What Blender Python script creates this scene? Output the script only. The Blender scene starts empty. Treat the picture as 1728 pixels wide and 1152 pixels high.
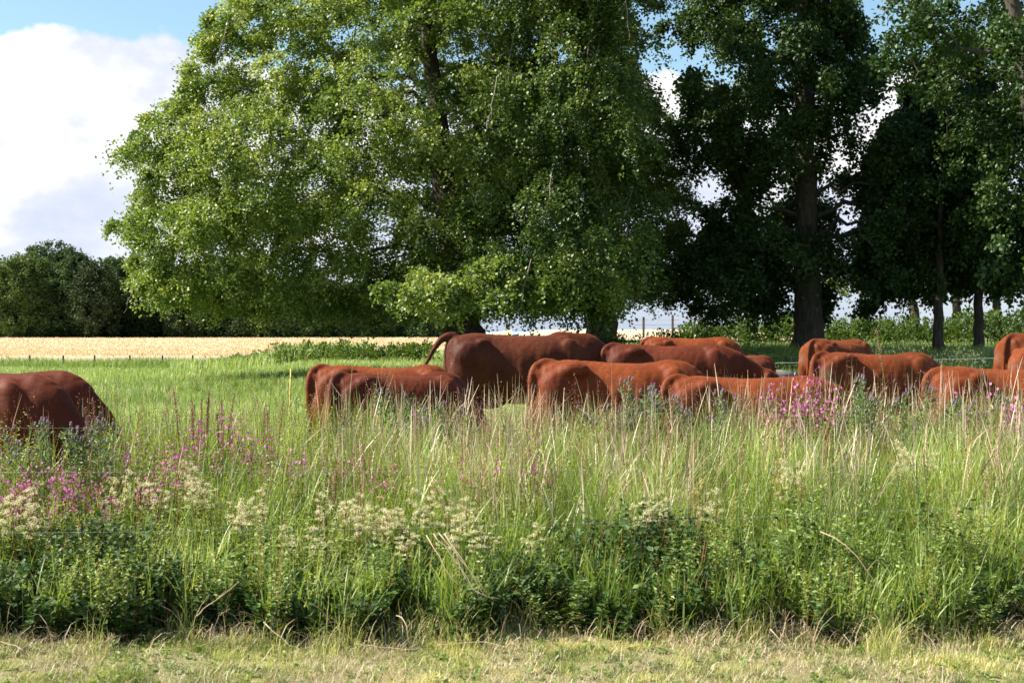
import bpy, math, random
import numpy as np
from mathutils import Vector, Matrix
R = math.radians
S = bpy.context.scene
COL = S.collection
# ------------------------------------------------------------------ camera, world, sun, exposure
CAMZ = 1.6
cam_d = bpy.data.cameras.new('camera'); cam = bpy.data.objects.new('camera', cam_d); COL.objects.link(cam)
cam.location = (0, 0, CAMZ); cam.rotation_euler = (R(90 - 0.478), 0, 0)
cam_d.lens = 50; cam_d.sensor_width = 36; cam_d.clip_end = 20000; cam_d.clip_start = .1
S.camera = cam
cam_d.dof.use_dof = True; cam_d.dof.focus_distance = 14.5; cam_d.dof.aperture_fstop = 7.1
SUN_EL, SUN_AZ = 43.0, -88.0          # azimuth measured from +Y (view direction) towards +X
sd = Vector((math.cos(R(SUN_EL)) * math.sin(R(SUN_AZ)), math.cos(R(SUN_EL)) * math.cos(R(SUN_AZ)), math.sin(R(SUN_EL))))
sun_d = bpy.data.lights.new('sun', 'SUN'); sun = bpy.data.objects.new('sun', sun_d); COL.objects.link(sun)
sun_d.energy = 5.0; sun_d.angle = R(.5); sun_d.color = (1, .93, .82)
sun.rotation_euler = (-sd).to_track_quat('-Z', 'Y').to_euler()
S.view_settings.view_transform = 'Standard'; S.view_settings.look = 'None'
S.view_settings.exposure = 1.3; S.view_settings.gamma = 1
S.cycles.max_bounces = 6; S.cycles.diffuse_bounces = 3; S.cycles.transmission_bounces = 4; S.cycles.glossy_bounces = 2
W = bpy.data.worlds.new('World'); S.world = W; W.use_nodes = True
nt = W.node_tree; nt.nodes.clear()
def N(nt, t, **k):
    n = nt.nodes.new(t)
    for a, b in k.items():
        if a == 'i':
            for q, v in b.items(): n.inputs[q].default_value = v
        else: setattr(n, a, b)
    return n
def mth(nt, op, a, b=None, clamp=False):
    n = nt.nodes.new('ShaderNodeMath'); n.operation = op; n.use_clamp = clamp
    for i, v in enumerate((a, b)):
        if v is None: continue
        if isinstance(v, (int, float)): n.inputs[i].default_value = v
        else: nt.links.new(v, n.inputs[i])
    return n.outputs[0]
def ramp(nt, fac, stops):
    r = nt.nodes.new('ShaderNodeValToRGB'); e = r.color_ramp.elements
    e[0].position, e[0].color = stops[0][0], (*stops[0][1], 1)
    e[1].position, e[1].color = stops[-1][0], (*stops[-1][1], 1)
    for p, c in stops[1:-1]:
        q = e.new(p); q.color = (*c, 1)
    if fac is not None: nt.links.new(fac, r.inputs[0])
    return r.outputs[0]
def mixc(nt, fac, a, b, mode='MIX'):
    m = nt.nodes.new('ShaderNodeMix'); m.data_type = 'RGBA'; m.blend_type = mode
    for s, v in ((m.inputs[0], fac), (m.inputs[6], a), (m.inputs[7], b)):
        if isinstance(v, (int, float)): s.default_value = v
        elif isinstance(v, tuple): s.default_value = (*v, 1)
        else: nt.links.new(v, s)
    return m.outputs[2]
L = nt.links.new
sky = N(nt, 'ShaderNodeTexSky', sky_type='NISHITA', sun_disc=False)
sky.sun_elevation = R(SUN_EL); sky.sun_rotation = R(SUN_AZ); sky.air_density = 1.0; sky.dust_density = .6; sky.ozone_density = 1.5
tc = N(nt, 'ShaderNodeTexCoord'); sep = N(nt, 'ShaderNodeSeparateXYZ'); L(tc.outputs['Generated'], sep.inputs[0])
az = mth(nt, 'ARCTAN2', sep.outputs[0], sep.outputs[1]); el = mth(nt, 'ARCSINE', sep.outputs[2])
cmb = N(nt, 'ShaderNodeCombineXYZ'); L(az, cmb.inputs[0]); L(mth(nt, 'MULTIPLY', el, 1.5), cmb.inputs[1])
n1 = N(nt, 'ShaderNodeTexNoise', i={'Scale': 13.0, 'Detail': 8.0, 'Roughness': .52}); L(cmb.outputs[0], n1.inputs['Vector'])
n2 = N(nt, 'ShaderNodeTexNoise', i={'Scale': 4.5, 'Detail': 6.0, 'Roughness': .6}); L(cmb.outputs[0], n2.inputs['Vector'])
cmb2 = N(nt, 'ShaderNodeCombineXYZ'); L(az, cmb2.inputs[0]); L(mth(nt, 'MULTIPLY', el, 9.0), cmb2.inputs[1])
n3 = N(nt, 'ShaderNodeTexNoise', i={'Scale': 5.0, 'Detail': 6.0, 'Roughness': .55}); L(cmb2.outputs[0], n3.inputs['Vector'])
# cloud bank: a rounded dome of cumulus top over the left, general cover lower down
dome = mth(nt, 'MULTIPLY', mth(nt, 'POWER', mth(nt, 'ABSOLUTE', mth(nt, 'ADD', az, .265)), 2.0), 2.1)
top = mth(nt, 'SUBTRACT', .202, mth(nt, 'MINIMUM', dome, .03))
top = mth(nt, 'ADD', top, mth(nt, 'MULTIPLY', mth(nt, 'SUBTRACT', n1.outputs[0], .5), .085))
m_c = mth(nt, 'MULTIPLY', mth(nt, 'SUBTRACT', top, el), 150.0, True)
# thin blue gaps near the horizon
mr = N(nt, 'ShaderNodeMapRange', i={1: .005, 2: .05, 3: .42, 4: 1.0}); L(el, mr.inputs[0])
m_c = mth(nt, 'MULTIPLY', m_c, mr.outputs[0], True)
low = mth(nt, 'MULTIPLY', mth(nt, 'SUBTRACT', n3.outputs[0], .42), 5.0, True)
shade = mth(nt, 'ADD', mth(nt, 'ADD', mth(nt, 'MULTIPLY', mth(nt, 'SUBTRACT', n1.outputs[0], .5), 2.2), mth(nt, 'MULTIPLY', mth(nt, 'SUBTRACT', n2.outputs[0], .5), 4.2)), mth(nt, 'ADD', mth(nt, 'MULTIPLY', el, 4.5), .08), True)
ccol = ramp(nt, shade, [(0, (5.5, 6.2, 8.0)), (.5, (6.9, 7.3, 8.3)), (.85, (8.9, 8.9, 9.0)), (1, (9.8, 9.7, 9.6))])
blue = mixc(nt, 1.0, sky.outputs[0], (1.5, 1.62, 1.55), 'MULTIPLY')
mrb = N(nt, 'ShaderNodeMapRange', i={1: -.01, 2: .06, 3: .75, 4: 0.0}); L(el, mrb.inputs[0])
blue = mixc(nt, mrb.outputs[0], blue, (3.6, 4.8, 6.9))
blue = mixc(nt, mth(nt, 'MULTIPLY', low, mth(nt, 'MULTIPLY', mrb.outputs[0], .5)), blue, (5.8, 6.3, 7.2))
skyc = mixc(nt, m_c, blue, ccol)
bg = N(nt, 'ShaderNodeBackground', i={1: .05}); L(skyc, bg.inputs[0])
wo = N(nt, 'ShaderNodeOutputWorld'); L(bg.outputs[0], wo.inputs[0])

# ------------------------------------------------------------------ materials
def new_mat(name):
    m = bpy.data.materials.new(name); m.use_nodes = True; m.node_tree.nodes.clear()
    return m, m.node_tree
def leaf_mat(name, stops, trans=.3, rough=.5, spec=.35, tcol=None):
    m, t = new_mat(name)
    a = N(t, 'ShaderNodeAttribute', attribute_name='rnd')
    c = ramp(t, a.outputs['Fac'], stops)
    p = N(t, 'ShaderNodeBsdfPrincipled', i={'Roughness': rough, 'Specular IOR Level': spec}); t.links.new(c, p.inputs['Base Color'])
    o = N(t, 'ShaderNodeOutputMaterial')
    if trans > 0:
        tr = N(t, 'ShaderNodeBsdfTranslucent')
        tc_ = mixc(t, 1.0, c, tcol or (1.6, 1.5, .6), 'MULTIPLY'); t.links.new(tc_, tr.inputs[0])
        mx = N(t, 'ShaderNodeMixShader', i={0: trans}); t.links.new(p.outputs[0], mx.inputs[1]); t.links.new(tr.outputs[0], mx.inputs[2])
        t.links.new(mx.outputs[0], o.inputs[0])
    else: t.links.new(p.outputs[0], o.inputs[0])
    return m
def noise_mat(name, c1, c2, scale=6, rough=.9, bump=.3, stretch=(1, 1, 1), detail=6, coord='Object', spec=.2, extra=None):
    m, t = new_mat(name)
    tc = N(t, 'ShaderNodeTexCoord'); mp = N(t, 'ShaderNodeMapping'); mp.inputs['Scale'].default_value = stretch
    t.links.new(tc.outputs[coord], mp.inputs[0])
    n = N(t, 'ShaderNodeTexNoise', i={'Scale': scale, 'Detail': detail, 'Roughness': .62}); t.links.new(mp.outputs[0], n.inputs['Vector'])
    c = ramp(t, n.outputs[0], [(.3, c1), (.7, c2)])
    if extra: c = extra(t, c, tc)
    p = N(t, 'ShaderNodeBsdfPrincipled', i={'Roughness': rough, 'Specular IOR Level': spec}); t.links.new(c, p.inputs['Base Color'])
    if bump:
        b = N(t, 'ShaderNodeBump', i={'Strength': bump, 'Distance': .05}); t.links.new(n.outputs[0], b.inputs['Height']); t.links.new(b.outputs[0], p.inputs['Normal'])
    o = N(t, 'ShaderNodeOutputMaterial'); t.links.new(p.outputs[0], o.inputs[0])
    return m
M = {}
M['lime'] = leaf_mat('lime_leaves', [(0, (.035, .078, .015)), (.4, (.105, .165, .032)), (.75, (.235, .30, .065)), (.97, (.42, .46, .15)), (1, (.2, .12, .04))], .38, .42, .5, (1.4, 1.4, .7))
M['lime_shaded'] = leaf_mat('shaded_lime_leaves', [(0, (.025, .055, .010)), (.45, (.055, .10, .016)), (.85, (.12, .175, .03)), (1, (.22, .26, .06))], .3, .45, .4)  # darker copy of the lime leaves, shade on the drooping crown put into colour
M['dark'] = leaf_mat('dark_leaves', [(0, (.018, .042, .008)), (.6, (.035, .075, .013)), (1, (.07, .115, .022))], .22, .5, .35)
M['wood'] = leaf_mat('wood_leaves', [(0, (.03, .058, .022)), (.6, (.065, .11, .038)), (1, (.13, .18, .055))], .15, .65, .15)
M['wood_lit'] = leaf_mat('sunlit_wood_leaves', [(0, (.045, .08, .022)), (.6, (.09, .14, .04)), (1, (.18, .23, .07))], .2, .65, .15)  # lighter copy of the wood leaves, sunlit clumps painted in as colour
M['pine'] = leaf_mat('pine_needles', [(0, (.022, .038, .014)), (.6, (.04, .062, .022)), (1, (.075, .09, .034))], .08, .65, .15)
M['hedge'] = leaf_mat('hedge_leaves', [(0, (.03, .06, .012)), (.5, (.075, .13, .02)), (1, (.15, .21, .035))], .3, .55, .3)
M['bush'] = leaf_mat('bush_leaves', [(0, (.06, .11, .02)), (1, (.17, .24, .05))], .3, .55, .3)
M['grey_weed'] = leaf_mat('grey_green_weed_leaves', [(0, (.06, .09, .04)), (1, (.14, .18, .085))], .25, .6, .2)
M['grass'] = leaf_mat('grass_blades', [(0, (.08, .13, .022)), (.4, (.20, .28, .06)), (.75, (.37, .45, .13)), (1, (.60, .60, .32))], .34, .42, .45, (1.5, 1.5, .6))
M['meadow'] = leaf_mat('meadow_blades', [(0, (.13, .19, .045)), (.5, (.24, .33, .085)), (.85, (.38, .46, .16)), (1, (.64, .64, .42))], .35, .5, .35, (1.4, 1.4, .7))
M['straw'] = leaf_mat('dry_straw', [(0, (.28, .19, .11)), (.5, (.50, .39, .25)), (1, (.74, .65, .48))], .2, .55, .3, (1.2, 1.1, .9))
M['verge'] = leaf_mat('mown_grass', [(0, (.10, .15, .03)), (.3, (.30, .36, .08)), (.6, (.54, .52, .19)), (1, (.76, .66, .33))], .3, .6, .25, (1.2, 1.2, .8))
M['wheat'] = leaf_mat('wheat_ears', [(0, (.48, .36, .21)), (.6, (.62, .49, .31)), (1, (.74, .61, .42))], .2, .7, .1, (1.2, 1.1, .8))
M['herb'] = leaf_mat('herb_leaves', [(0, (.05, .09, .02)), (.5, (.17, .25, .055)), (1, (.40, .48, .16))], .35, .5, .4)
M['bramble'] = leaf_mat('bramble_leaves', [(0, (.014, .032, .010)), (.45, (.03, .065, .016)), (.85, (.07, .13, .028)), (1, (.18, .26, .06))], .25, .55, .2)  # dark bramble greens, deepened further to paint shade low in the strip
M['thistle'] = leaf_mat('thistle_leaves', [(0, (.10, .15, .06)), (1, (.22, .30, .13))], .25, .5, .4)
M['cream'] = leaf_mat('cream_blossom', [(0, (.58, .52, .25)), (1, (.86, .82, .56))], .3, .8, .1, (1.1, 1.1, 1))
M['pink'] = leaf_mat('pink_petals', [(0, (.55, .12, .36)), (1, (.82, .34, .62))], .35, .6, .2, (1.2, .9, 1.2))
M['mauve'] = leaf_mat('mauve_petals', [(0, (.32, .15, .38)), (1, (.60, .36, .60))], .3, .7, .1, (1.1, 1, 1.1))
M['seed'] = leaf_mat('brown_seed_heads', [(0, (.16, .055, .04)), (.5, (.30, .13, .10)), (1, (.46, .27, .22))], .2, .7, .15, (1.2, 1, .9))
M['red_stem'] = leaf_mat('reddish_stems', [(0, (.18, .09, .03)), (.5, (.26, .12, .05)), (1, (.2, .24, .07))], .1, .6, .2, (1, 1, 1))
M['green_stem'] = leaf_mat('green_stems', [(0, (.10, .15, .04)), (1, (.2, .27, .08))], .1, .6, .2, (1, 1, 1))
M['bark'] = noise_mat('bark', (.035, .028, .02), (.11, .092, .07), 5, .9, .9, (2.2, 2.2, .5))
M['pale_bark'] = noise_mat('pale_bark', (.14, .12, .09), (.30, .27, .21), 5, .85, .6, (1.5, 1.5, .6))
M['grey_bark'] = noise_mat('grey_bark', (.07, .06, .05), (.17, .15, .12), 5, .85, .8, (1.5, 1.5, .6))
M['twig'] = noise_mat('dead_twigs', (.20, .17, .13), (.34, .30, .25), 5, .85, 0)
M['log'] = noise_mat('weathered_log', (.10, .09, .08), (.30, .28, .25), 7, .9, .8, (.5, 3, 3))
M['post'] = noise_mat('post_wood', (.05, .04, .03), (.14, .11, .08), 12, .9, .4, (2, 2, .4))
M['yellow'] = noise_mat('yellow_plastic', (.45, .33, .04), (.58, .44, .07), 20, .5, 0, spec=.4)
M['wire'] = noise_mat('galvanised_wire', (.28, .29, .30), (.4, .4, .4), 40, .45, 0, spec=.6)
M['sea'] = noise_mat('sea_water', (.30, .40, .52), (.36, .45, .55), .01, .5, 0)
M['tag'] = noise_mat('green_tag', (.25, .5, .04), (.35, .6, .06), 10, .4, 0, spec=.5)
M['eye'] = noise_mat('dark_eye', (.01, .008, .006), (.015, .01, .008), 10, .1, 0, spec=.8)
M['horn'] = noise_mat('nostril_skin', (.16, .09, .07), (.24, .14, .11), 14, .55, .1)
def coat_mat(name, c1, c2, mud=False, bump=.25):
    def extra(t, c, tc):
        n = N(t, 'ShaderNodeTexNoise', i={'Scale': 2.2, 'Detail': 4.0}); t.links.new(tc.outputs['Object'], n.inputs['Vector'])
        c = mixc(t, ramp(t, n.outputs[0], [(.35, (0, 0, 0)), (.7, (1, 1, 1))]), c, (c1[0] * .75, c1[1] * .7, c1[2] * .8))
        if mud:
            s = N(t, 'ShaderNodeSeparateXYZ'); t.links.new(tc.outputs['Object'], s.inputs[0])
            dx = mth(t, 'MULTIPLY', mth(t, 'ADD', s.outputs[0], .80), 4.5); dz = mth(t, 'MULTIPLY', mth(t, 'SUBTRACT', s.outputs[2], .98), 4.5)
            rr = mth(t, 'ADD', mth(t, 'POWER', mth(t, 'ABSOLUTE', dx), 2.0), mth(t, 'POWER', mth(t, 'ABSOLUTE', dz), 2.0))
            n4 = N(t, 'ShaderNodeTexNoise', i={'Scale': 9.0, 'Detail': 5.0}); t.links.new(tc.outputs['Object'], n4.inputs['Vector'])
            k = mth(t, 'MULTIPLY', mth(t, 'SUBTRACT', mth(t, 'ADD', .45, mth(t, 'SUBTRACT', n4.outputs[0], .5)), rr), 2.0, True)
            c = mixc(t, mth(t, 'MULTIPLY', k, .6), c, (.15, .11, .07))
        return c
    m = noise_mat(name, c1, c2, 60, .62, bump, (.25, 1, .5), 5, extra=extra, spec=.14)
    p = [n for n in m.node_tree.nodes if n.type == 'BSDF_PRINCIPLED'][0]
    p.inputs['Sheen Weight'].default_value = .12; p.inputs['Sheen Roughness'].default_value = .4
    p.inputs['Sheen Tint'].default_value = (1, .35, .1, 1)
    [n for n in m.node_tree.nodes if n.type == 'BUMP'][0].inputs['Distance'].default_value = .012
    return m
M['coat_a'] = coat_mat('chestnut_coat', (.165, .036, .009), (.28, .068, .015))
M['coat_b'] = coat_mat('mahogany_coat', (.09, .018, .007), (.16, .034, .010))
M['coat_m'] = coat_mat('muddy_chestnut_coat', (.14, .032, .009), (.23, .056, .014), True)
M['coat_bull'] = coat_mat('dark_bull_coat', (.07, .017, .007), (.13, .033, .011))
M['coat_calf'] = coat_mat('shaggy_calf_coat', (.12, .035, .014), (.22, .075, .03), False, 1.0)
M['hair'] = leaf_mat('coat_hair', [(0, (.08, .018, .006)), (.5, (.15, .035, .010)), (1, (.26, .066, .017))], .15, .45, .3, (1.2, 1, .8))

# ------------------------------------------------------------------ mesh helpers
class MB:
    def __init__(s): s.V = []; s.F = []; s.A = []; s.n = 0
    def add(s, V, F, A=None):
        V = np.asarray(V, np.float32).reshape(-1, 3); F = np.asarray(F, np.int64)
        s.V.append(V); s.F.append(F + s.n); s.n += len(V)
        s.A.append(np.full(len(V), .5, np.float32) if A is None else np.broadcast_to(np.asarray(A, np.float32), (len(V),)))
    def mesh(s, name, mat, smooth=False):
        me = bpy.data.meshes.new(name)
        V = np.concatenate(s.V); A = np.concatenate(s.A)
        me.vertices.add(len(V)); me.vertices.foreach_set('co', V.ravel())
        li = np.concatenate([f.ravel() for f in s.F]); ln = np.concatenate([np.full(len(f), f.shape[1]) for f in s.F])
        me.loops.add(len(li)); me.loops.foreach_set('vertex_index', li.astype(np.int32))
        me.polygons.add(len(ln)); me.polygons.foreach_set('loop_start', np.concatenate([[0], np.cumsum(ln)[:-1]]).astype(np.int32))
        me.polygons.foreach_set('use_smooth', np.full(len(ln), smooth, bool))
        me.update(calc_edges=True)
        at = me.attributes.new('rnd', 'FLOAT', 'POINT'); at.data.foreach_set('value', A.astype(np.float32))
        if mat: me.materials.append(mat)
        return me
    def build(s, name, mat, parent=None, smooth=False, loc=None):
        return link(name, s.mesh(name, mat, smooth), parent, loc)
def link(name, data, parent=None, loc=None):
    o = bpy.data.objects.new(name, data); COL.objects.link(o)
    if parent: o.parent = parent
    if loc is not None: o.location = loc
    return o
def tag(o, label=None, cat=None, group=None, kind=None):
    for k, v in (('label', label), ('category', cat), ('group', group), ('kind', kind)):
        if v: o[k] = v
    return o
def empty(name, loc, label, cat, group=None, rz=0):
    o = link(name, None, None, loc); o.rotation_euler.z = rz; o.empty_display_size = .2
    return tag(o, label, cat, group)
def ss(x, a, b):
    t = np.clip((np.asarray(x, float) - a) / (b - a), 0, 1); return t * t * (3 - 2 * t)
def vn(x, y, s, seed=0):                           # cheap smooth value noise, 0..1
    x = np.asarray(x, float) / s; y = np.asarray(y, float) / s
    xi, yi = np.floor(x), np.floor(y); fx, fy = x - xi, y - yi
    fx = fx * fx * (3 - 2 * fx); fy = fy * fy * (3 - 2 * fy)
    h = lambda a, b: np.modf(np.abs(np.sin(a * 127.1 + b * 311.7 + seed * 74.7) * 43758.5453))[0]
    return (h(xi, yi) * (1 - fx) + h(xi + 1, yi) * fx) * (1 - fy) + (h(xi, yi + 1) * (1 - fx) + h(xi + 1, yi + 1) * fx) * fy
def ground(x, y):
    x = np.asarray(x, float); y = np.asarray(y, float)
    u = x / np.maximum(y, 3)
    zr = .15 * ss(y, 14, 26) + .75 * ss(y, 28, 50) + .45 * ss(y, 50, 95) + .12 * ss(y, 100, 170) - 40 * ss(y, 190, 1500)
    zl = .05 * ss(y, 14, 26) - 1.35 * ss(y, 40, 110) + .62 * ss(y, 120, 255) + .4 * ss(y, 260, 600)
    zm = .28 * ss(y, 30, 60) - 1.05 * ss(y, 75, 130) + .12 * ss(y, 130, 250)
    b1 = ss(u, -.21, -.13); b2 = ss(u, -.05, .03)
    z = zl * (1 - b1) + zm * b1; z = z * (1 - b2) + zr * b2
    far = ss(y, 1500, 3000)
    z = z * (1 - far) - 40 * far
    return z + .05 * (vn(x, y, 2.3, 3) - .5) * ss(y, 7, 12) + .035 * (vn(x, y, .35, 17) - .3) * (1 - ss(y, 7.8, 9))
def PX(px, d): return (px - 864) / 2400 * d
def PZ(py, d): return CAMZ - (py - 556) / 2400 * d
def tube(mb, P, r, sides=8, a=.5, cap=True):
    P = np.asarray(P, float); n = len(P); r = np.broadcast_to(np.asarray(r, float), (n,))
    T = np.gradient(P, axis=0); T /= np.maximum(np.linalg.norm(T, axis=1, keepdims=True), 1e-9)
    ref = np.array([0, 0, 1.]) if abs(T[:, 2]).mean() < .8 else np.array([1., 0, 0])
    U = np.cross(T, ref); U /= np.maximum(np.linalg.norm(U, axis=1, keepdims=True), 1e-9); Wv = np.cross(T, U)
    th = np.linspace(0, 2 * math.pi, sides, endpoint=False)
    V = P[:, None] + r[:, None, None] * (np.cos(th)[None, :, None] * U[:, None] + np.sin(th)[None, :, None] * Wv[:, None])
    i = np.arange(n - 1)[:, None] * sides; j = np.arange(sides)[None]; k = (j + 1) % sides
    F = np.stack([i + j, i + k, i + sides + k, i + sides + j], -1).reshape(-1, 4)
    V = V.reshape(-1, 3); mb.add(V, F, a)
    if cap:
        base = mb.n - len(V)
        for s0, fl in ((0, True), ((n - 1) * sides, False)):
            idx = np.arange(sides) + s0
            mb.F.append(((idx[::-1] if fl else idx) + base)[None])
def ellipsoid(mb, c, r, seg=16, rings=10, rot=None, a=.5):
    V = []; 
    ph = np.linspace(0, math.pi, rings + 1)[1:-1]; th = np.linspace(0, 2 * math.pi, seg, endpoint=False)
    V = [[0, 0, 1.]] + [[math.sin(p) * math.cos(t), math.sin(p) * math.sin(t), math.cos(p)] for p in ph for t in th] + [[0, 0, -1.]]
    V = np.array(V) * np.array(r)
    if rot is not None: V = V @ np.array(Matrix(rot).to_3x3() if not isinstance(rot, np.ndarray) else rot).T
    V = V + np.array(c); m = len(ph)
    Fq = [[1 + i * seg + j, 1 + (i + 1) * seg + j, 1 + (i + 1) * seg + (j + 1) % seg, 1 + i * seg + (j + 1) % seg] for i in range(m - 1) for j in range(seg)]
    Ft = [[0, 1 + j, 1 + (j + 1) % seg] for j in range(seg)] + [[len(V) - 1, 1 + (m - 1) * seg + (j + 1) % seg, 1 + (m - 1) * seg + j] for j in range(seg)]
    mb.add(V, Fq, a); b = mb.n - len(V); mb.F.append(np.array(Ft) + b)
def unit(v): return v / np.maximum(np.linalg.norm(v, axis=-1, keepdims=True), 1e-9)
def leaves(mb, C, D, Nn, Ln, Wd, a, fold=.18):
    """diamond leaves: base C, direction D, normal Nn, length Ln, width Wd, attribute a"""
    D = unit(D); Sd = unit(np.cross(D, Nn)); Nn = np.cross(Sd, D); n = len(C)
    Ln = np.broadcast_to(Ln, (n,))[:, None]; Wd = np.broadcast_to(Wd, (n,))[:, None]
    mid = C + D * Ln * .42 + Nn * Ln * fold * .5
    V = np.stack([C, mid + Sd * Wd * .5, C + D * Ln, mid - Sd * Wd * .5], 1).reshape(-1, 3)
    i = np.arange(n)[:, None] * 4
    F = np.concatenate([i + np.array([[0, 1, 2]]), i + np.array([[0, 2, 3]])])
    mb.add(V, F, np.repeat(np.broadcast_to(a, (n,)), 4))
def blades(mb, rng, x, y, z, h, w, bend, a, segs=4, prof=None, az=None):
    n = len(x); t = np.linspace(0, 1, segs + 1)
    az = rng.uniform(0, 2 * math.pi, n) if az is None else az
    bd = np.stack([np.cos(az), np.sin(az), np.zeros(n)], 1)
    fa = az + math.pi / 2 + rng.normal(0, .5, n); wd = np.stack([np.cos(fa), np.sin(fa), np.zeros(n)], 1)
    prof = np.linspace(1, .12, segs + 1) ** .7 if prof is None else np.interp(t, np.linspace(0, 1, len(prof)), prof)
    h = np.broadcast_to(h, (n,)); w = np.broadcast_to(w, (n,)); bend = np.broadcast_to(bend, (n,))
    B = np.stack([x, y, z], 1)
    th = bend[:, None] * t[None] ** 1.3; dt = 1 / segs
    # integrate a curved spine
    dx = np.concatenate([np.zeros((n, 1)), np.cumsum(np.sin(th[:, 1:]) * dt, 1)], 1) * h[:, None]
    dz = np.concatenate([np.zeros((n, 1)), np.cumsum(np.cos(th[:, 1:]) * dt, 1)], 1) * h[:, None]
    P = B[:, None] + bd[:, None] * dx[..., None]; P[..., 2] += dz
    off = wd[:, None] * (w[:, None] * prof[None] * .5)[..., None]
    V = np.stack([P - off, P + off], 2).reshape(-1, 3); k = 2 * (segs + 1)
    i = np.arange(n)[:, None, None] * k + np.arange(segs)[None, :, None] * 2
    F = (i + np.array([0, 1, 3, 2])).reshape(-1, 4)
    mb.add(V, F, np.repeat(np.broadcast_to(a, (n,)), k))
def rvec(rng, n):
    v = rng.normal(size=(n, 3)); return unit(v)
def pip(poly, X, Y):
    poly = np.asarray(poly, float); ins = np.zeros(len(X), bool); dist = np.full(len(X), 1e9)
    for (x1, y1), (x2, y2) in zip(poly, np.roll(poly, -1, 0)):
        c = ((y1 > Y) != (y2 > Y)) & (X < (x2 - x1) * (Y - y1) / ((y2 - y1) if y2 != y1 else 1e-9) + x1); ins ^= c
        ex, ey = x2 - x1, y2 - y1; t = np.clip(((X - x1) * ex + (Y - y1) * ey) / (ex * ex + ey * ey + 1e-9), 0, 1)
        dist = np.minimum(dist, np.hypot(X - x1 - t * ex, Y - y1 - t * ey))
    return ins, dist

# ------------------------------------------------------------------ the ground, the far sea
def sheet(name, xs, ys, mat, kind='structure', dz=0.0, zf=None):
    X, Y = np.meshgrid(xs, ys); Z = (zf or ground)(X, Y) + dz
    nx, ny = len(xs), len(ys); mb = MB()
    i = (np.arange(ny - 1)[:, None] * nx + np.arange(nx - 1)[None]).ravel()
    mb.add(np.stack([X, Y, Z], -1).reshape(-1, 3), np.stack([i, i + 1, i + nx + 1, i + nx], 1))
    return tag(mb.build(name, mat, smooth=True), kind=kind)
def gextra(t, c, tc):
    s = N(t, 'ShaderNodeSeparateXYZ'); t.links.new(tc.outputs['Object'], s.inputs[0])
    n = N(t, 'ShaderNodeTexNoise', i={'Scale': .35, 'Detail': 5.0}); t.links.new(tc.outputs['Object'], n.inputs['Vector'])
    c = mixc(t, ramp(t, n.outputs[0], [(.4, (0, 0, 0)), (.65, (1, 1, 1))]), c, (.10, .15, .03))
    v = mth(t, 'MULTIPLY', mth(t, 'SUBTRACT', 7.7, s.outputs[1]), 4.0, True)
    return mixc(t, v, c, mixc(t, n.outputs[0], (.14, .14, .055), (.30, .26, .13)))
gm = noise_mat('soil_and_turf', (.06, .085, .02), (.12, .16, .035), 9, .95, .4, extra=gextra)
xs = np.concatenate([-np.geomspace(12, 3000, 40)[::-1], np.linspace(-11.5, 11.5, 60), np.geomspace(12, 3000, 40)])
ys = np.concatenate([np.array([-3000, -800, -200, -60, -20, -8, 0, 3]), np.linspace(4, 30, 70), np.linspace(31, 300, 120), np.geomspace(310, 4000, 24)])
sheet('ground', xs, ys, gm)
sheet('sea', np.array([-9000., 9000.]), np.array([700., 16000.]), M['sea'], zf=lambda X, Y: X * 0 - 26.0)

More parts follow.
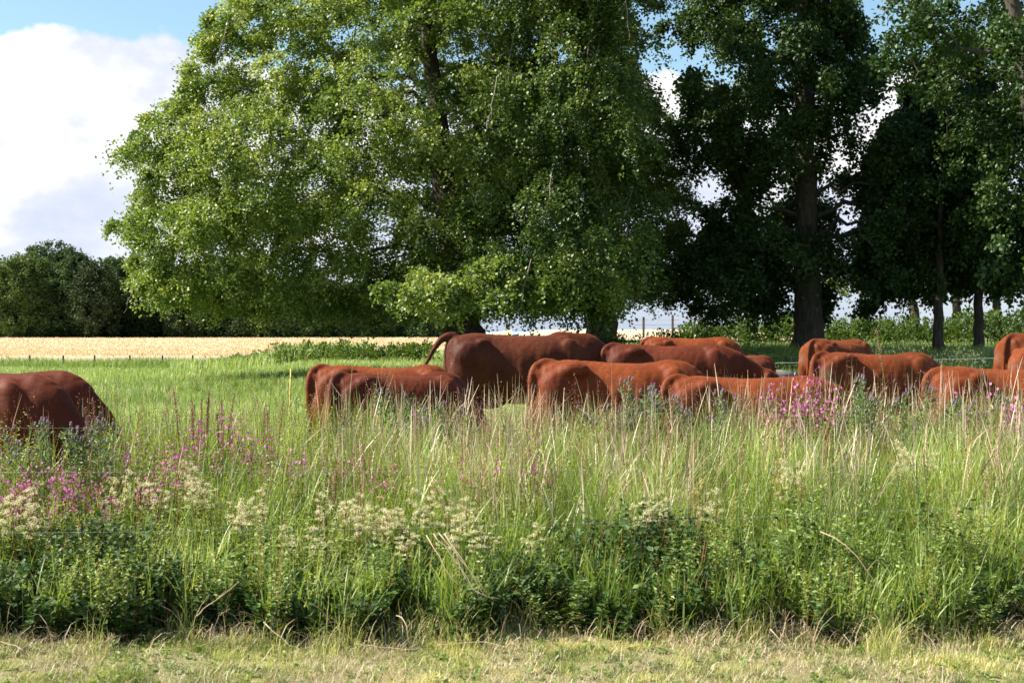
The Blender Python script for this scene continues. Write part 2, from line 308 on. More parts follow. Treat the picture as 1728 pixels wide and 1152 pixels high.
# ------------------------------------------------------------------ cattle
def cow_body(kind, tail, fat=1.0, bony=1.0):
    """one continuous body: lofted trunk, limbs, neck, head, ears, tail; fused and smoothed"""
    parts = []
    mb = MB()
    # x, z top, z bottom, half width, squareness of the back (small = flat and square)
    rg = [(-.93, 1.13, .90, .07, .9), (-.90, 1.22, .80, .16, .8), (-.82, 1.285, .68, .225, .72), (-.70, 1.315, .62, .255, .72), (-.56, 1.325, .585, .262, .78),
          (-.42, 1.30, .545, .245, 1.2), (-.28, 1.29, .515, .285, 1.15), (-.08, 1.285, .485, .335, 1.0), (.15, 1.285, .475, .345, 1.02), (.35, 1.295, .485, .32, 1.12),
          (.50, 1.315, .50, .285, 1.28), (.64, 1.315, .54, .25, 1.35), (.76, 1.27, .60, .215, 1.2), (.86, 1.20, .68, .16, 1.0), (.92, 1.12, .80, .08, 1.0)]
    seg = 28; P = []
    for x, zt, zb, hw, q in rg:
        hw *= fat; zm = zb + (zt - zb) * .52
        for k in range(seg):
            a = 2 * math.pi * k / seg; c, s_ = math.cos(a), math.sin(a)
            y = hw * math.copysign(abs(c) ** (q if s_ > 0 else .85), c)
            z = zm + (zt - zm) * math.copysign(abs(s_) ** .92, s_) if s_ > 0 else zm - (zm - zb) * abs(s_) ** .9
            P.append((x, y, z))
    i = np.arange(len(rg) - 1)[:, None] * seg; j = np.arange(seg)[None]; k = (j + 1) % seg
    mb.add(P, np.stack([i + j, i + seg + j, i + seg + k, i + k], -1).reshape(-1, 4))
    mb.F.append(np.arange(seg)[None]); mb.F.append((np.arange(seg)[::-1] + (len(rg) - 1) * seg)[None])
    for s in (-1, 1):
        ellipsoid(mb, (-.52, s * .195 * fat, 1.222), (.115 * bony, .065 * bony, .058 * bony))                 # hook bone
        ellipsoid(mb, (-.85, s * .10, 1.185), (.07, .045, .05))                         # pin bone
        ellipsoid(mb, (-.68, s * .20 * fat, 1.03), (.20, .10, .20))                     # rump muscle
        ellipsoid(mb, (-.73, s * .17 * fat, .82), (.20, .125, .34))                     # thigh
        ellipsoid(mb, (.52, s * .20 * fat, .93), (.17, .11, .34))                       # shoulder
        ellipsoid(mb, (.47, s * .135, 1.13), (.14, .07, .17))                          # top of the blade
        for rx in (-.12, .0, .12, .24):                                                 # ribs, faintly
            tube(mb, [(rx - .03, s * .20 * fat, 1.17), (rx, s * .305 * fat, 1.0), (rx + .03, s * .345 * fat, .8), (rx + .05, s * .31 * fat, .62)], [.016 * bony, .026 * bony, .024 * bony, .014], 8)
        dx = .10 * s if kind != 'bull' else .06 * s
        tube(mb, [(-.72, s * .18, .75), (-.66 + dx, s * .18, .60), (-.82 + dx, s * .17, .44), (-.79 + dx, s * .17, .30), (-.76 + dx, s * .17, .12), (-.72 + dx, s * .17, .0)], [.16, .10, .058, .045, .052, .062], 12)
        tube(mb, [(.55, s * .17, .75), (.56 - dx, s * .17, .58), (.58 - dx, s * .17, .40), (.57 - dx, s * .17, .28), (.575 - dx, s * .17, .12), (.60 - dx, s * .17, .0)], [.13, .075, .055, .04, .048, .06], 12)
    tube(mb, [(-.60, 0, 1.30), (-.35, 0, 1.285), (0, 0, 1.265), (.3, 0, 1.275), (.55, 0, 1.31)], [.03, .028, .03, .03, .02], 8)    # spine ridge
    ellipsoid(mb, (-.40, 0, .56), (.24, .14, .13))                                       # udder / sheath
    # neck and head
    nk = {'graze': [(.50, 1.00, .29), (.72, .97, .25), (.92, .82, .20), (1.08, .62, .155), (1.18, .46, .13)],
          'mid': [(.50, 1.00, .29), (.74, 1.03, .23), (.98, .96, .17), (1.15, .88, .14), (1.24, .84, .12)],
          'bull': [(.48, 1.02, .33), (.74, 1.02, .31), (.98, .90, .26), (1.16, .68, .20), (1.26, .50, .16)]}[kind]
    for (x1, z1, r1), (x2, z2, r2) in zip(nk, nk[1:]):
        for t in np.linspace(0, 1, 5):
            r = r1 + (r2 - r1) * t; ellipsoid(mb, (x1 + (x2 - x1) * t, 0, z1 + (z2 - z1) * t), (r, r * .62, r), 16, 10)
    hx, hz = nk[-1][0], nk[-1][1]
    ang = {'graze': R(68), 'mid': R(34), 'bull': R(66)}[kind]; ca, sa = math.cos(ang), -math.sin(ang)
    def hp(l, up, y=0): return (hx + l * ca - up * sa, y, hz + l * sa + up * ca)
    for l, up, rr, wy in ((-.02, .03, .125, .9), (.06, .03, .125, .85), (.14, .01, .11, .8), (.22, 0, .09, .74), (.30, 0, .078, .74), (.38, 0, .076, .85), (.43, 0, .07, .95)):
        c = hp(l, up); ellipsoid(mb, c, (rr, rr * wy, rr), 14, 8)
    tube(mb, [hp(-.02, -.06), hp(.12, -.10), hp(.25, -.08)], [.05, .06, .04], 8)
    for s in (-1, 1):
        p0 = np.array(hp(-.02, .05, s * .09)); p1 = np.array(hp(-.07, .02, s * .27))
        d = unit(p1 - p0); Rm = np.stack([d, unit(np.cross([0, 0, 1.], d)), np.cross(d, unit(np.cross([0, 0, 1.], d)))], 1)
        ellipsoid(mb, (p0 + p1) / 2, (.125, .028, .062), 14, 8, rot=Rm)
    # tail
    tl = {'hang': [(-.72, 0, 1.285, .045), (-.84, 0, 1.285, .044), (-.945, 0, 1.24, .040), (-.975, .0, 1.12, .036), (-.98, .0, .92, .031), (-1.0, .01, .70, .028), (-.995, .02, .52, .026)],
          'side': [(-.70, 0, 1.29, .045), (-.82, -.02, 1.31, .047), (-.93, -.07, 1.25, .044), (-.965, -.12, 1.12, .038), (-.965, -.145, .92, .032), (-.95, -.15, .70, .028), (-.94, -.15, .52, .026)],
          'swing': [(-.78, 0, 1.295, .05), (-.88, 0, 1.30, .052), (-.98, 0, 1.25, .045), (-1.06, 0, 1.14, .034), (-1.12, 0, 1.02, .028), (-1.18, .0, .92, .026), (-1.26, .0, .83, .026)]}[tail]
    P = np.array([t[:3] for t in tl]); rr = np.array([t[3] for t in tl]); tt = np.linspace(0, len(tl) - 1, 24); kk = np.arange(len(tl))
    PP = np.stack([np.interp(tt, kk, P[:, q]) for q in range(3)], 1)
    for _ in range(3): PP[1:-1] = (PP[:-2] + PP[1:-1] * 2 + PP[2:]) / 4
    tube(mb, PP, np.interp(tt, kk, rr), 10)
    me = mb.mesh('tmp', None); o = bpy.data.objects.new('tmp', me); COL.objects.link(o)
    rm = o.modifiers.new('r', 'REMESH'); rm.mode = 'VOXEL'; rm.voxel_size = .0165
    sm = o.modifiers.new('s', 'SMOOTH'); sm.factor = .6; sm.iterations = 13
    dg = bpy.context.evaluated_depsgraph_get(); dg.update()
    out = bpy.data.meshes.new_from_object(o.evaluated_get(dg)); bpy.data.objects.remove(o)
    co = np.empty(len(out.vertices) * 3, np.float32); nn = np.empty_like(co); out.vertices.foreach_get('co', co); out.vertex_normals.foreach_get('vector', nn)
    co = co.reshape(-1, 3); nn = nn.reshape(-1, 3)
    w = vn(co[:, 0] + co[:, 1] * .7, co[:, 2] + co[:, 1] * .5, .16, fat * 9) * .014 + vn(co[:, 0] * 1.6 - co[:, 1], co[:, 2] * .6 + co[:, 0] * .5, .055, 4) * .006
    co += nn * (w - .01)[:, None] * (np.abs(co[:, 0]) < .9)[:, None]; out.vertices.foreach_set('co', co.ravel()); out.update()
    out.polygons.foreach_set('use_smooth', np.ones(len(out.polygons), bool))
    for at in list(out.attributes):
        if at.name == 'rnd': out.attributes.remove(at)
    eyes = [hp(.10, .045, s * .095) for s in (-1, 1)]
    return out, eyes, hp, PP[-1]
def fur(me, rng, n, length, rndoff=0.):
    """short coat hairs lying back and down over the body surface"""
    nv = len(me.polygons); C = np.empty(nv * 3, np.float32); me.polygons.foreach_get('center', C); C = C.reshape(-1, 3)
    Nn = np.empty(nv * 3, np.float32); me.polygons.foreach_get('normal', Nn); Nn = Nn.reshape(-1, 3)
    up = np.where(C[:, 2] > .55)[0]; k = rng.choice(up, n); c = C[k] + rng.normal(0, .006, (n, 3)); nn = Nn[k]
    d = np.array([-1., 0, -.55]) + rng.normal(0, .3, (n, 3)); d = d - nn * (d * nn).sum(1, keepdims=True); d = unit(d) + nn * rng.uniform(.02, .22, (n, 1))
    mb = MB(); sd_ = unit(np.cross(d, nn)) * .0017; L_ = (length * rng.uniform(.6, 1.3, n))[:, None]; d = unit(d)
    V = np.stack([c - nn * .003 - sd_, c - nn * .003 + sd_, c + d * L_], 1).reshape(-1, 3); mb.add(V, np.arange(n * 3).reshape(-1, 3), np.repeat(rng.uniform(0, 1, n), 3))
    return mb.mesh('coat_hair', M['hair'])
CB = {}
for key, kind, tail, fat, bony in (('graze_side', 'graze', 'side', 1.0, 1.2), ('graze_hang', 'graze', 'hang', 1.08, .85), ('graze_lean', 'graze', 'side', .93, 1.5), ('mid', 'mid', 'side', .97, 1.2), ('bull', 'bull', 'swing', 1.12, .8)):
    me, eyes, hp, tp = cow_body(kind, tail, fat, bony)
    CB[key] = dict(me=me, eyes=eyes, hp=hp, tp=tp, top=1.335)
rgc = np.random.default_rng(5)
for k, c in CB.items(): c['fur'] = fur(c['me'], rgc, 26000, .015)
CB['calf'] = dict(CB['graze_hang']); CB['calf']['fur'] = fur(CB['calf']['me'], rgc, 22000, .055)
def cow(key, name, px, py, d, rz, coat, label, anchor='rump', mirror=False, cat='cow', sx=1.0, group='red brown cattle grazing in the pasture', fur_on=True):
    c = CB[key]; r = R(rz); base = -.98 if key != 'bull' else -.93
    if anchor == 'head': base = .6
    x = PX(px, d); ztop = PZ(py, d)
    s = 1.0
    for _ in range(3):
        ox = x - (base * sx * s * math.cos(r)) * (-1 if mirror else 1); g = float(ground(ox, d)); s = (ztop - g) / 1.335
    o = empty(name, (ox, d, g - .01), label, cat, group, r)
    o.scale = (s * (-1 if mirror else 1) * sx, s, s)
    me = c['me'].copy(); me.name = 'body'; me.materials.clear(); me.materials.append(M[coat])
    link('body', me, o)
    if fur_on: link('coat_hair', c['fur'], o)
    for e in c['eyes']:
        mb = MB(); ellipsoid(mb, e, (.022, .018, .022), 10, 8); mb.build('eye', M['eye'], o, True)
    mb = MB(); tp = np.array(c['tp']); rg = np.random.default_rng(3)
    if key in ('bull',):
        pass
    D = np.array([0, 0, -1.]) if key != 'bull' else np.array([-.35, 0, -.8])
    n = 90; base_ = tp + rg.normal(0, .012, (n, 3)); dd = D + rg.normal(0, .12, (n, 3)); wv = unit(np.cross(dd, rg.normal(size=(n, 3)))) * .006; Lh = rg.uniform(.12, .3, (n, 1))
    V = np.stack([base_ - wv, base_ + wv, base_ + unit(dd) * Lh], 1).reshape(-1, 3); mb.add(V, np.arange(n * 3).reshape(-1, 3), np.repeat(rg.uniform(0, .5, n), 3))
    mb.build('tail_tuft', M['hair'], o)
    return o
cow('graze_side', 'cow', 66, 622, 10.6, -14, 'coat_b', 'nearest cow at the left edge, rounded shoulder forward, head down in the pink flowers', anchor='head', sx=.95)
cow('graze_side', 'cow', 104, 619, 12.4, -4, 'coat_b', 'cow behind the nearest left-edge cow, its neck sloping right down to the grass', anchor='head')
cow('graze_lean', 'cow', 520, 612, 15.0, 14, 'coat_a', 'orange-brown cow behind the small dark one, right of the yellow stake', sx=.9)
cow('graze_lean', 'cow', 557, 624, 13.4, 30, 'coat_b', 'small dark cow in front of the orange one, left of the bull', sx=.86)
cow('bull', 'bull', 752, 559, 19.0, 14, 'coat_bull', 'big dark bull with its tail swung out, towering over the herd', cat='bull')
cow('graze_hang', 'cow', 905, 578, 23.5, 8, 'coat_b', 'cow mostly hidden behind the bull, only its shoulder showing right of the bull')
cow('graze_lean', 'cow', 890, 603, 13.8, 5, 'coat_a', 'bright chestnut cow with a hollow flank, right of the bull behind pale dry stalks', sx=.93)
cow('mid', 'cow', 1011, 577, 19.2, 2, 'coat_b', 'dark cow with green ear tag, its head held half low')
cow('graze_hang', 'cow', 1079, 566, 26.0, 10, 'coat_a', 'far cow whose back rises behind the cow with the green ear tag')
cow('calf', 'calf', 1303, 597, 21.5, -12, 'coat_calf', 'small shaggy calf facing left with its square rump to the right', mirror=True, cat='calf')
cow('mid', 'cow', 1108, 629, 12.9, 8, 'coat_a', 'front centre cow lying low behind thistles, its head down by the pink flowers', sx=1.0)
cow('graze_hang', 'cow', 1350, 569, 24.5, 46, 'coat_m', 'far cow by the thick tree trunk with long hanging tail and muddy thigh')
cow('graze_lean', 'cow', 1358, 591, 18.2, 12, 'coat_m', 'cow right of the pink flowers with a dark flank patch, under the far muddy cow')
cow('graze_hang', 'cow', 1548, 614, 13.4, 12, 'coat_a', 'front cow at the right edge, bright chestnut back cut by the frame')
cow('graze_hang', 'cow', 1673, 560, 23.0, 35, 'coat_m', 'farthest cow at the right edge, tail hanging, partly outside the frame')
cow('graze_side', 'cow', 1696, 580, 19.5, 62, 'coat_m', 'cow seen from behind at the right edge with muddy buttocks')
# the green ear tag
for o in COL.objects:
    if o.get('label', '').startswith('dark cow with green ear'):
        hp = CB['mid']['hp']; c = hp(-.05, -.03, -.20); mb = MB(); ellipsoid(mb, c, (.035, .006, .045), 12, 8); mb.build('ear_tag', M['tag'], o, True)

# ------------------------------------------------------------------ trees
def crown_points(rng, poly, D, dens, tmax, tk=2.4, cav=.36):
    poly = np.asarray(poly, float); s = D / 2400
    x0, y0 = poly.min(0); x1, y1 = poly.max(0)
    n = int((x1 - x0) * (y1 - y0) * s * s * dens)
    X = rng.uniform(x0, x1, n); Y = rng.uniform(y0, y1, n); ins, db = pip(poly, X, Y)
    X, Y, db = X[ins], Y[ins], db[ins] * s
    T = np.minimum(tmax, tk * np.sqrt(db * 1.2) + .25)
    u = rng.uniform(-1, 1, len(X)); u = np.sign(u) * np.abs(u) ** .75
    y = D + u * T
    if cav > 0:
        s3 = 2.1; w = vn(X * s, -Y * s + y * .5, s3, 3 + D) * .65 + vn(X * s + y * .7, -Y * s, 1.0, 9 + D) * .35
        k = (w > cav) | (y > D + T * .25); X, Y, y, db = X[k], Y[k], y[k], db[k]
    # X,Y are where the crown stands at its own middle distance D; depth is added around it
    return np.stack([(X - 864) * s, y, CAMZ - (Y - 556) * s], 1), db
def foliage(mb, rng, C, rad, nspray, nleaf, size, droop, axis, asp=.85, updir=.5, flat=1.0):
    n = len(C); out = unit(C - axis) 
    c = np.repeat(C, nspray, 0); o = np.repeat(out, nspray, 0); r = np.repeat(rad, nspray)
    d = unit((o * .75 + rvec(rng, len(c)) * 1.0) * np.array([1, 1, flat]) + np.array([0, 0, .12])); L_ = r * rng.uniform(.6, 1.25, len(c))
    cd = np.repeat(np.clip(rng.normal(.5, .2, n), 0, 1), nspray)
    t = rng.uniform(.25, 1, (len(c), nleaf))
    P = c[:, None] + d[:, None] * (t * L_[:, None])[..., None]
    P[..., 2] -= droop * (t ** 2) * L_[:, None]
    P += rng.normal(0, size * .75, P.shape); P = P.reshape(-1, 3); m = len(P)
    dd = np.repeat(d, nleaf, 0); ld = unit(dd * .6 + rvec(rng, m) + np.array([0, 0, -.5 * droop]))
    nn = unit(rvec(rng, m) + np.array([0, 0, updir]) + np.repeat(o, nleaf, 0) * .35)
    a = np.clip(np.repeat(cd, nleaf) * .6 + rng.uniform(0, .5, m), 0, .98); a[rng.uniform(size=m) < .004] = 1
    sz = size * rng.uniform(.65, 1.25, m)
    leaves(mb, P, ld, nn, sz, sz * asp, a)
def skeleton(mb, rng, trunk, C, every=4, r0=.5, rmin=.018, sag=.12, limb_z=0):
    """trunk: list of (x,y,z,r). Limbs run from the trunk to clumps, later ones from earlier limbs."""
    T = np.array(trunk, float); tt = np.linspace(0, len(T) - 1, 26); kk = np.arange(len(T))
    P = np.stack([np.interp(tt, kk, T[:, i]) for i in range(4)], 1)
    for _ in range(2): P[1:-1] = (P[:-2] + 2 * P[1:-1] + P[2:]) / 4
    P[1:-1, :2] += rng.normal(0, .02, (24, 2)) * 1.5
    P[:3, 3] *= np.array([1.35, 1.15, 1.04]); tube(mb, P[:, :3], P[:, 3], 18)
    nodes = [tuple(p) for p in P if p[2] > limb_z]; axis = T[-1, :2]
    Cs = C[rng.permutation(len(C))[:max(6, len(C) // every)]]
    Cs = Cs[np.argsort(np.hypot(Cs[:, 0] - np.interp(Cs[:, 2], T[:, 2], T[:, 0]), Cs[:, 1] - np.interp(Cs[:, 2], T[:, 2], T[:, 1])))]
    NA = np.array(nodes)
    for c in Cs:
        dv = c[None] - NA[:, :3]; dist = np.linalg.norm(dv, axis=1) + np.maximum(0, NA[:, 2] - c[2]) * .8 - NA[:, 3] * 4
        k = int(np.argmin(dist)); s = NA[k]; L_ = np.linalg.norm(c - s[:3])
        if L_ < .3: continue
        q = np.linspace(0, 1, 7)[:, None]; pp = s[:3] * (1 - q) + c * q
        pp += rng.normal(0, .06 * L_ ** .6, pp.shape) * np.sin(q * math.pi); pp[:, 2] += (sag * L_ * np.sin(q[:, 0] * math.pi))
        ra = min(s[3] * .62, .03 + .028 * L_); rr = np.linspace(ra, max(rmin, ra * .3), 7)
        tube(mb, pp, rr, 7 if ra > .06 else 5, cap=False)
        NA = np.concatenate([NA, np.column_stack([pp[1:], rr[1:]])])
def tree(name, trunk, polys, leafm, bark, label, cat='tree', group=None, size=.14, nspray=9, nleaf=14, droop=.35, dens=4.2, rad=.85, every=4, seed=1, asp=.85, limb_z=2.3, tmax=6, twigs=0, upd=.5, flat=1.0):
    rng = np.random.default_rng(seed); base = np.array(trunk[0][:3])
    o = empty(name, tuple(base), label, cat, group)
    Cs = []
    mb = MB(); axis = np.array([trunk[-1][0], trunk[-1][1], trunk[-1][2] * .55])
    for pl in polys:
        poly, D, kw = (pl + ({},))[:3]
        C, db = crown_points(rng, poly, D, kw.get('dens', dens), kw.get('tmax', tmax), cav=kw.get('cav', .37 if D < 49 else (.34 if D < 70 else 0)))
        r = kw.get('rad', rad) * rng.uniform(.6, 1.25, len(C)); r = np.minimum(r, db * 1.4 + .35)
        foliage(mb, rng, C - base, r, nspray, nleaf, kw.get('size', size), kw.get('droop', droop), axis - base, asp, upd, flat); Cs.append(C)
    C = np.concatenate(Cs)
    mt = MB(); tr = [(p[0] - base[0], p[1] - base[1], p[2] - base[2], p[3]) for p in trunk]
    skeleton(mt, rng, tr, C - base, every, limb_z=limb_z)
    mt.build('trunk', bark, o, True)
    mb.build('crown', leafm, o)
    if twigs:
        mt = MB()
        f = C[C[:, 1] < np.median(C[:, 1])]; f = f[rng.permutation(len(f))[:twigs]]
        for c in f:
            mt = MB(); Lh = rng.uniform(.6, 2.0); q = np.linspace(0, 1, 7)[:, None]; e = np.array([rng.normal(0, .25), rng.uniform(-.9, -.5), -Lh])
            pp = (c - base) + np.array([0, -.7, 0]) + e * q + rng.normal(0, .05, (7, 3)) * q; pp = pp.cumsum(0) * 0 + pp
            tube(mt, pp, np.linspace(.013, .004, 7), 4, cap=False)
            for _ in range(3):
                s = pp[rng.integers(2, 6)]; ee = np.array([rng.normal(0, .25), rng.normal(0, .2), -rng.uniform(.15, .45)]); tube(mt, s + ee * np.linspace(0, 1, 4)[:, None] + rng.normal(0, .02, (4, 3)), np.linspace(.007, .003, 4), 3, cap=False)
            mt.build('hanging_twig', M['twig'], o, True)
    return o
def G(px, d): x = PX(px, d); return x, d, float(ground(x, d))
def trunk_at(px, d, r, top_px, top_z, lean=0):
    x, y, z = G(px, d); xt = PX(top_px, d)
    return [(x, y, z - .1, r), (x + (xt - x) * .12, y, z + 1.6, r * .86), (x + (xt - x) * .5, y + lean, z + top_z * .45, r * .5), (xt, y + lean, z + top_z, r * .12)]
tree('lime_tree', trunk_at(793, 46, .72, 700, 15),
     [([(428, -20), (345, 52), (356, 80), (322, 118), (335, 152), (240, 182), (262, 215), (216, 262), (255, 300), (243, 345), (200, 384), (252, 415), (232, 450), (262, 495), (330, 503), (400, 512), (520, 528), (640, 520), (760, 520), (900, 512), (980, 470), (1040, 300), (1060, 100), (1040, -100), (900, -280), (700, -330), (520, -200)], 46),
      ([(628, 500), (655, 480), (720, 455), (820, 438), (920, 432), (1000, 455), (1068, 470), (1062, 502), (1005, 512), (930, 505), (850, 518), (760, 512), (700, 522), (640, 508)], 39.5, dict(tmax=1.3, dens=9, rad=.55, size=.11, cav=0))],
     M['lime'], M['bark'], 'huge spreading lime tree with bright green crown left of the other trunks', cat='tree', dens=6.5, nspray=13, nleaf=38, size=.098, twigs=8, seed=11, tmax=7.5, rad=1.0, droop=.55, upd=1.2, flat=.5)
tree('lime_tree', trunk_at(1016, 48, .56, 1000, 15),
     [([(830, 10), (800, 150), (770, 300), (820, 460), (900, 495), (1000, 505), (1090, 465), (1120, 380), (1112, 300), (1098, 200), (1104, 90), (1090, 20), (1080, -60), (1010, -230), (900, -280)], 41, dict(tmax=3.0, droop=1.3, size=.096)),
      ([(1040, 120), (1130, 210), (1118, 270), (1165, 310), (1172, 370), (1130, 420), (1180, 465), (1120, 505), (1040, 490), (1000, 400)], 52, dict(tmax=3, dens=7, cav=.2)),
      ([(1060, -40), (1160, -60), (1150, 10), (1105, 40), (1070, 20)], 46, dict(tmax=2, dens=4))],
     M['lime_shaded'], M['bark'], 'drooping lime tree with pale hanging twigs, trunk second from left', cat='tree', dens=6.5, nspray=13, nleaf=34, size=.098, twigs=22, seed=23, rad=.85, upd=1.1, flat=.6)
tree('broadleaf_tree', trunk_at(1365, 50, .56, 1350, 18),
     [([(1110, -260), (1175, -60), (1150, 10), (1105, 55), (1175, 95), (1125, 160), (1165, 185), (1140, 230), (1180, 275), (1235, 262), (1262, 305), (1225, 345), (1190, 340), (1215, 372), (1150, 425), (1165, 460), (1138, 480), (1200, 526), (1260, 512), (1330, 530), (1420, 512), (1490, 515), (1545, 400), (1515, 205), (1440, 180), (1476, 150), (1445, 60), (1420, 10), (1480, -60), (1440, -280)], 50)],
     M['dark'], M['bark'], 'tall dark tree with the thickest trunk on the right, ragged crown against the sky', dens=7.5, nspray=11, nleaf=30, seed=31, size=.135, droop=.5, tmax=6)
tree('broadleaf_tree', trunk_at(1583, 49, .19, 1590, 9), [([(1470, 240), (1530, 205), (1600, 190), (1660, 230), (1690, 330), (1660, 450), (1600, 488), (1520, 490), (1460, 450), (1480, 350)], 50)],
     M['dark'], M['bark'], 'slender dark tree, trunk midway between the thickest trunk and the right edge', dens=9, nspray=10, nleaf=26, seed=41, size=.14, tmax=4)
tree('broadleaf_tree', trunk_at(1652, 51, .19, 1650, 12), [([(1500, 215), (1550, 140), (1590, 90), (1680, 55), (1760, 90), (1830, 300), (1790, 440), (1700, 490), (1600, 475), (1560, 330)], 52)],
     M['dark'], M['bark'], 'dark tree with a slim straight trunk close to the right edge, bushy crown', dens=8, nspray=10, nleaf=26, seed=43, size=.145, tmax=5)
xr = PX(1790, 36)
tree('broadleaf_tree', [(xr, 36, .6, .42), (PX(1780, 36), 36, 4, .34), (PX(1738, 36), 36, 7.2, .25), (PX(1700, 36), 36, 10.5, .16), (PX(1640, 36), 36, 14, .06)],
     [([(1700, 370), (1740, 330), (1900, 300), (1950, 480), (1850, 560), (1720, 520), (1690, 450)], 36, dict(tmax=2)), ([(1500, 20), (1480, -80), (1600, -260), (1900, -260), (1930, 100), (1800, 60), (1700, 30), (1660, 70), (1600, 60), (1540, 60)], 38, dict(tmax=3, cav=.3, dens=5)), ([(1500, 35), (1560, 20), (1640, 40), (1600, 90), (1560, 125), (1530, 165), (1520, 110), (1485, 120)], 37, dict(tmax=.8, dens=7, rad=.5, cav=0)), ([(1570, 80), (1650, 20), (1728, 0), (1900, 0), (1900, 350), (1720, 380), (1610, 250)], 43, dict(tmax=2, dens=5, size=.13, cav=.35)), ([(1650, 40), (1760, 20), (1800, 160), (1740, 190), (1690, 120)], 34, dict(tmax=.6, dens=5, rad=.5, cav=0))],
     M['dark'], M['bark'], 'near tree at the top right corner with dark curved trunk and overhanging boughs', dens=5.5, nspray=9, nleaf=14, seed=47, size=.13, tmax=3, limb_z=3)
for px, d, r, tp, hz, poly, lb in (
    (1545, 78, .3, 1520, 6, [(1440, 460), (1500, 400), (1580, 400), (1620, 450), (1560, 480), (1480, 488)], 'leaning dark tree behind the hedge, first small trunk right of the thickest trunk'),
    (1616, 80, .28, 1600, 7, [(1560, 440), (1620, 380), (1690, 430), (1680, 478), (1590, 480)], 'small leaning tree behind the hedge between the two slim dark trunks'),
    (1682, 80, .28, 1680, 7, [(1640, 450), (1700, 390), (1760, 430), (1750, 488), (1660, 480)], 'small dark tree behind the hedge nearest the right edge'),
    (1455, 80, .2, 1450, 4.5, [(1395, 485), (1440, 455), (1500, 465), (1500, 500), (1420, 508)], 'low pale-barked tree with light green leaves just right of the thickest trunk')):
    tree('small_tree', trunk_at(px, d, r, tp, hz), [(poly, d)], M['hedge'] if px == 1455 else M['dark'], M['pale_bark'] if px == 1455 else M['bark'], lb, dens=3, nspray=7, nleaf=11, size=.22, rad=.8, seed=px, tmax=3)
for px, poly, lb in ((1231, [(1205, 520), (1215, 480), (1240, 470), (1258, 500), (1250, 530), (1225, 535)], 'thin pale sapling, left one of two on the skyline beyond the hedge'),
                     (1263, [(1248, 500), (1260, 460), (1285, 470), (1290, 500), (1270, 515)], 'thin pale sapling, right one of two on the skyline beyond the hedge')):
    tree('sapling', trunk_at(px, 75, .12, px + 6, 3.3), [(poly, 75)], M['hedge'], M['pale_bark'], lb, dens=1.6, nspray=5, nleaf=7, size=.16, rad=.7, seed=px, tmax=1)
# the wood beyond the wheat
rw = np.random.default_rng(77)
WT = [(-40, 430, 'b', 300), (22, 436, 'b', 60), (55, 428, 'l', 45), (90, 412, 'b', 75), (112, 440, 'b', 50), (130, 425, 'p', 45), (160, 440, 'p', 30), (195, 436, 'b', 55), (235, 445, 'p', 60), (280, 445, 'b', 60), (330, 450, 'p', 60), (375, 440, 'b', 60), (425, 455, 'p', 55), (470, 470, 'b', 60), (515, 462, 'b', 55), (560, 475, 'p', 50), (600, 480, 'b', 50), (645, 492, 'b', 50), (690, 505, 'b', 45), (728, 525, 'b', 30)]
words = 'first second third fourth fifth sixth seventh eighth ninth tenth eleventh twelfth thirteenth fourteenth fifteenth sixteenth seventeenth eighteenth nineteenth twentieth twenty-first twenty-second twenty-third twenty-fourth twenty-fifth'.split()
for i, (px, pt, k, hw) in enumerate(WT):
    d = 262 + rw.uniform(-6, 10); hw = max(hw, 42) if i else 60
    poly = [(px - hw * .25, pt + rw.uniform(0, 4)), (px + hw * .2, pt), (px + hw * .6, pt + 20), (px + hw * .85, pt + 50), (px + hw * .8, 560), (px + hw * .4, 574), (px - hw * .5, 574), (px - hw * .85, 540), (px - hw * .8, pt + 45), (px - hw * .6, pt + 15)]
    kd = {'b': 'rounded dark broadleaf tree', 'l': 'paler leafy broadleaf tree', 'p': 'dark pine with a flat ragged top'}[k]
    tree('pine_tree' if k == 'p' else 'broadleaf_tree', trunk_at(px, d, .4, px, 11), [(poly, d)], M['pine'] if k == 'p' else (M['wood_lit'] if (k == 'l' or i % 4 == 1) else M['wood']), M['bark'], f'{kd}, {words[i]} from the left in the far wood edge', group='trees of the wood beyond the wheat', dens=1.3, nspray=9, nleaf=10, size=.42, rad=1.5, seed=200 + i, tmax=5, droop=.1 if k == 'p' else .3, every=10, upd=.8)
# dark wood mass further in, so nothing shines through
mb = MB(); rng = np.random.default_rng(9); n = 900
X = rng.uniform(-60, 760, n); top = np.interp(X, [-60, 90, 250, 400, 600, 760], [455, 435, 460, 470, 500, 548]); Y = top + (574 - top) * rng.uniform(0, 1, n) ** 1.0; D = rng.uniform(272, 300, n)
Cc = np.stack([(X - 864) / 2400 * D, D, CAMZ - (Y - 556) / 2400 * D], 1); foliage(mb, rng, Cc, np.full(n, 2.6), 7, 8, .8, .2, Cc.mean(0) + np.array([0, 40, 0]))
tag(mb.build('woodland', M['wood']), 'dense dark depths of the wood behind the front row of far trees', 'woodland', kind='stuff')

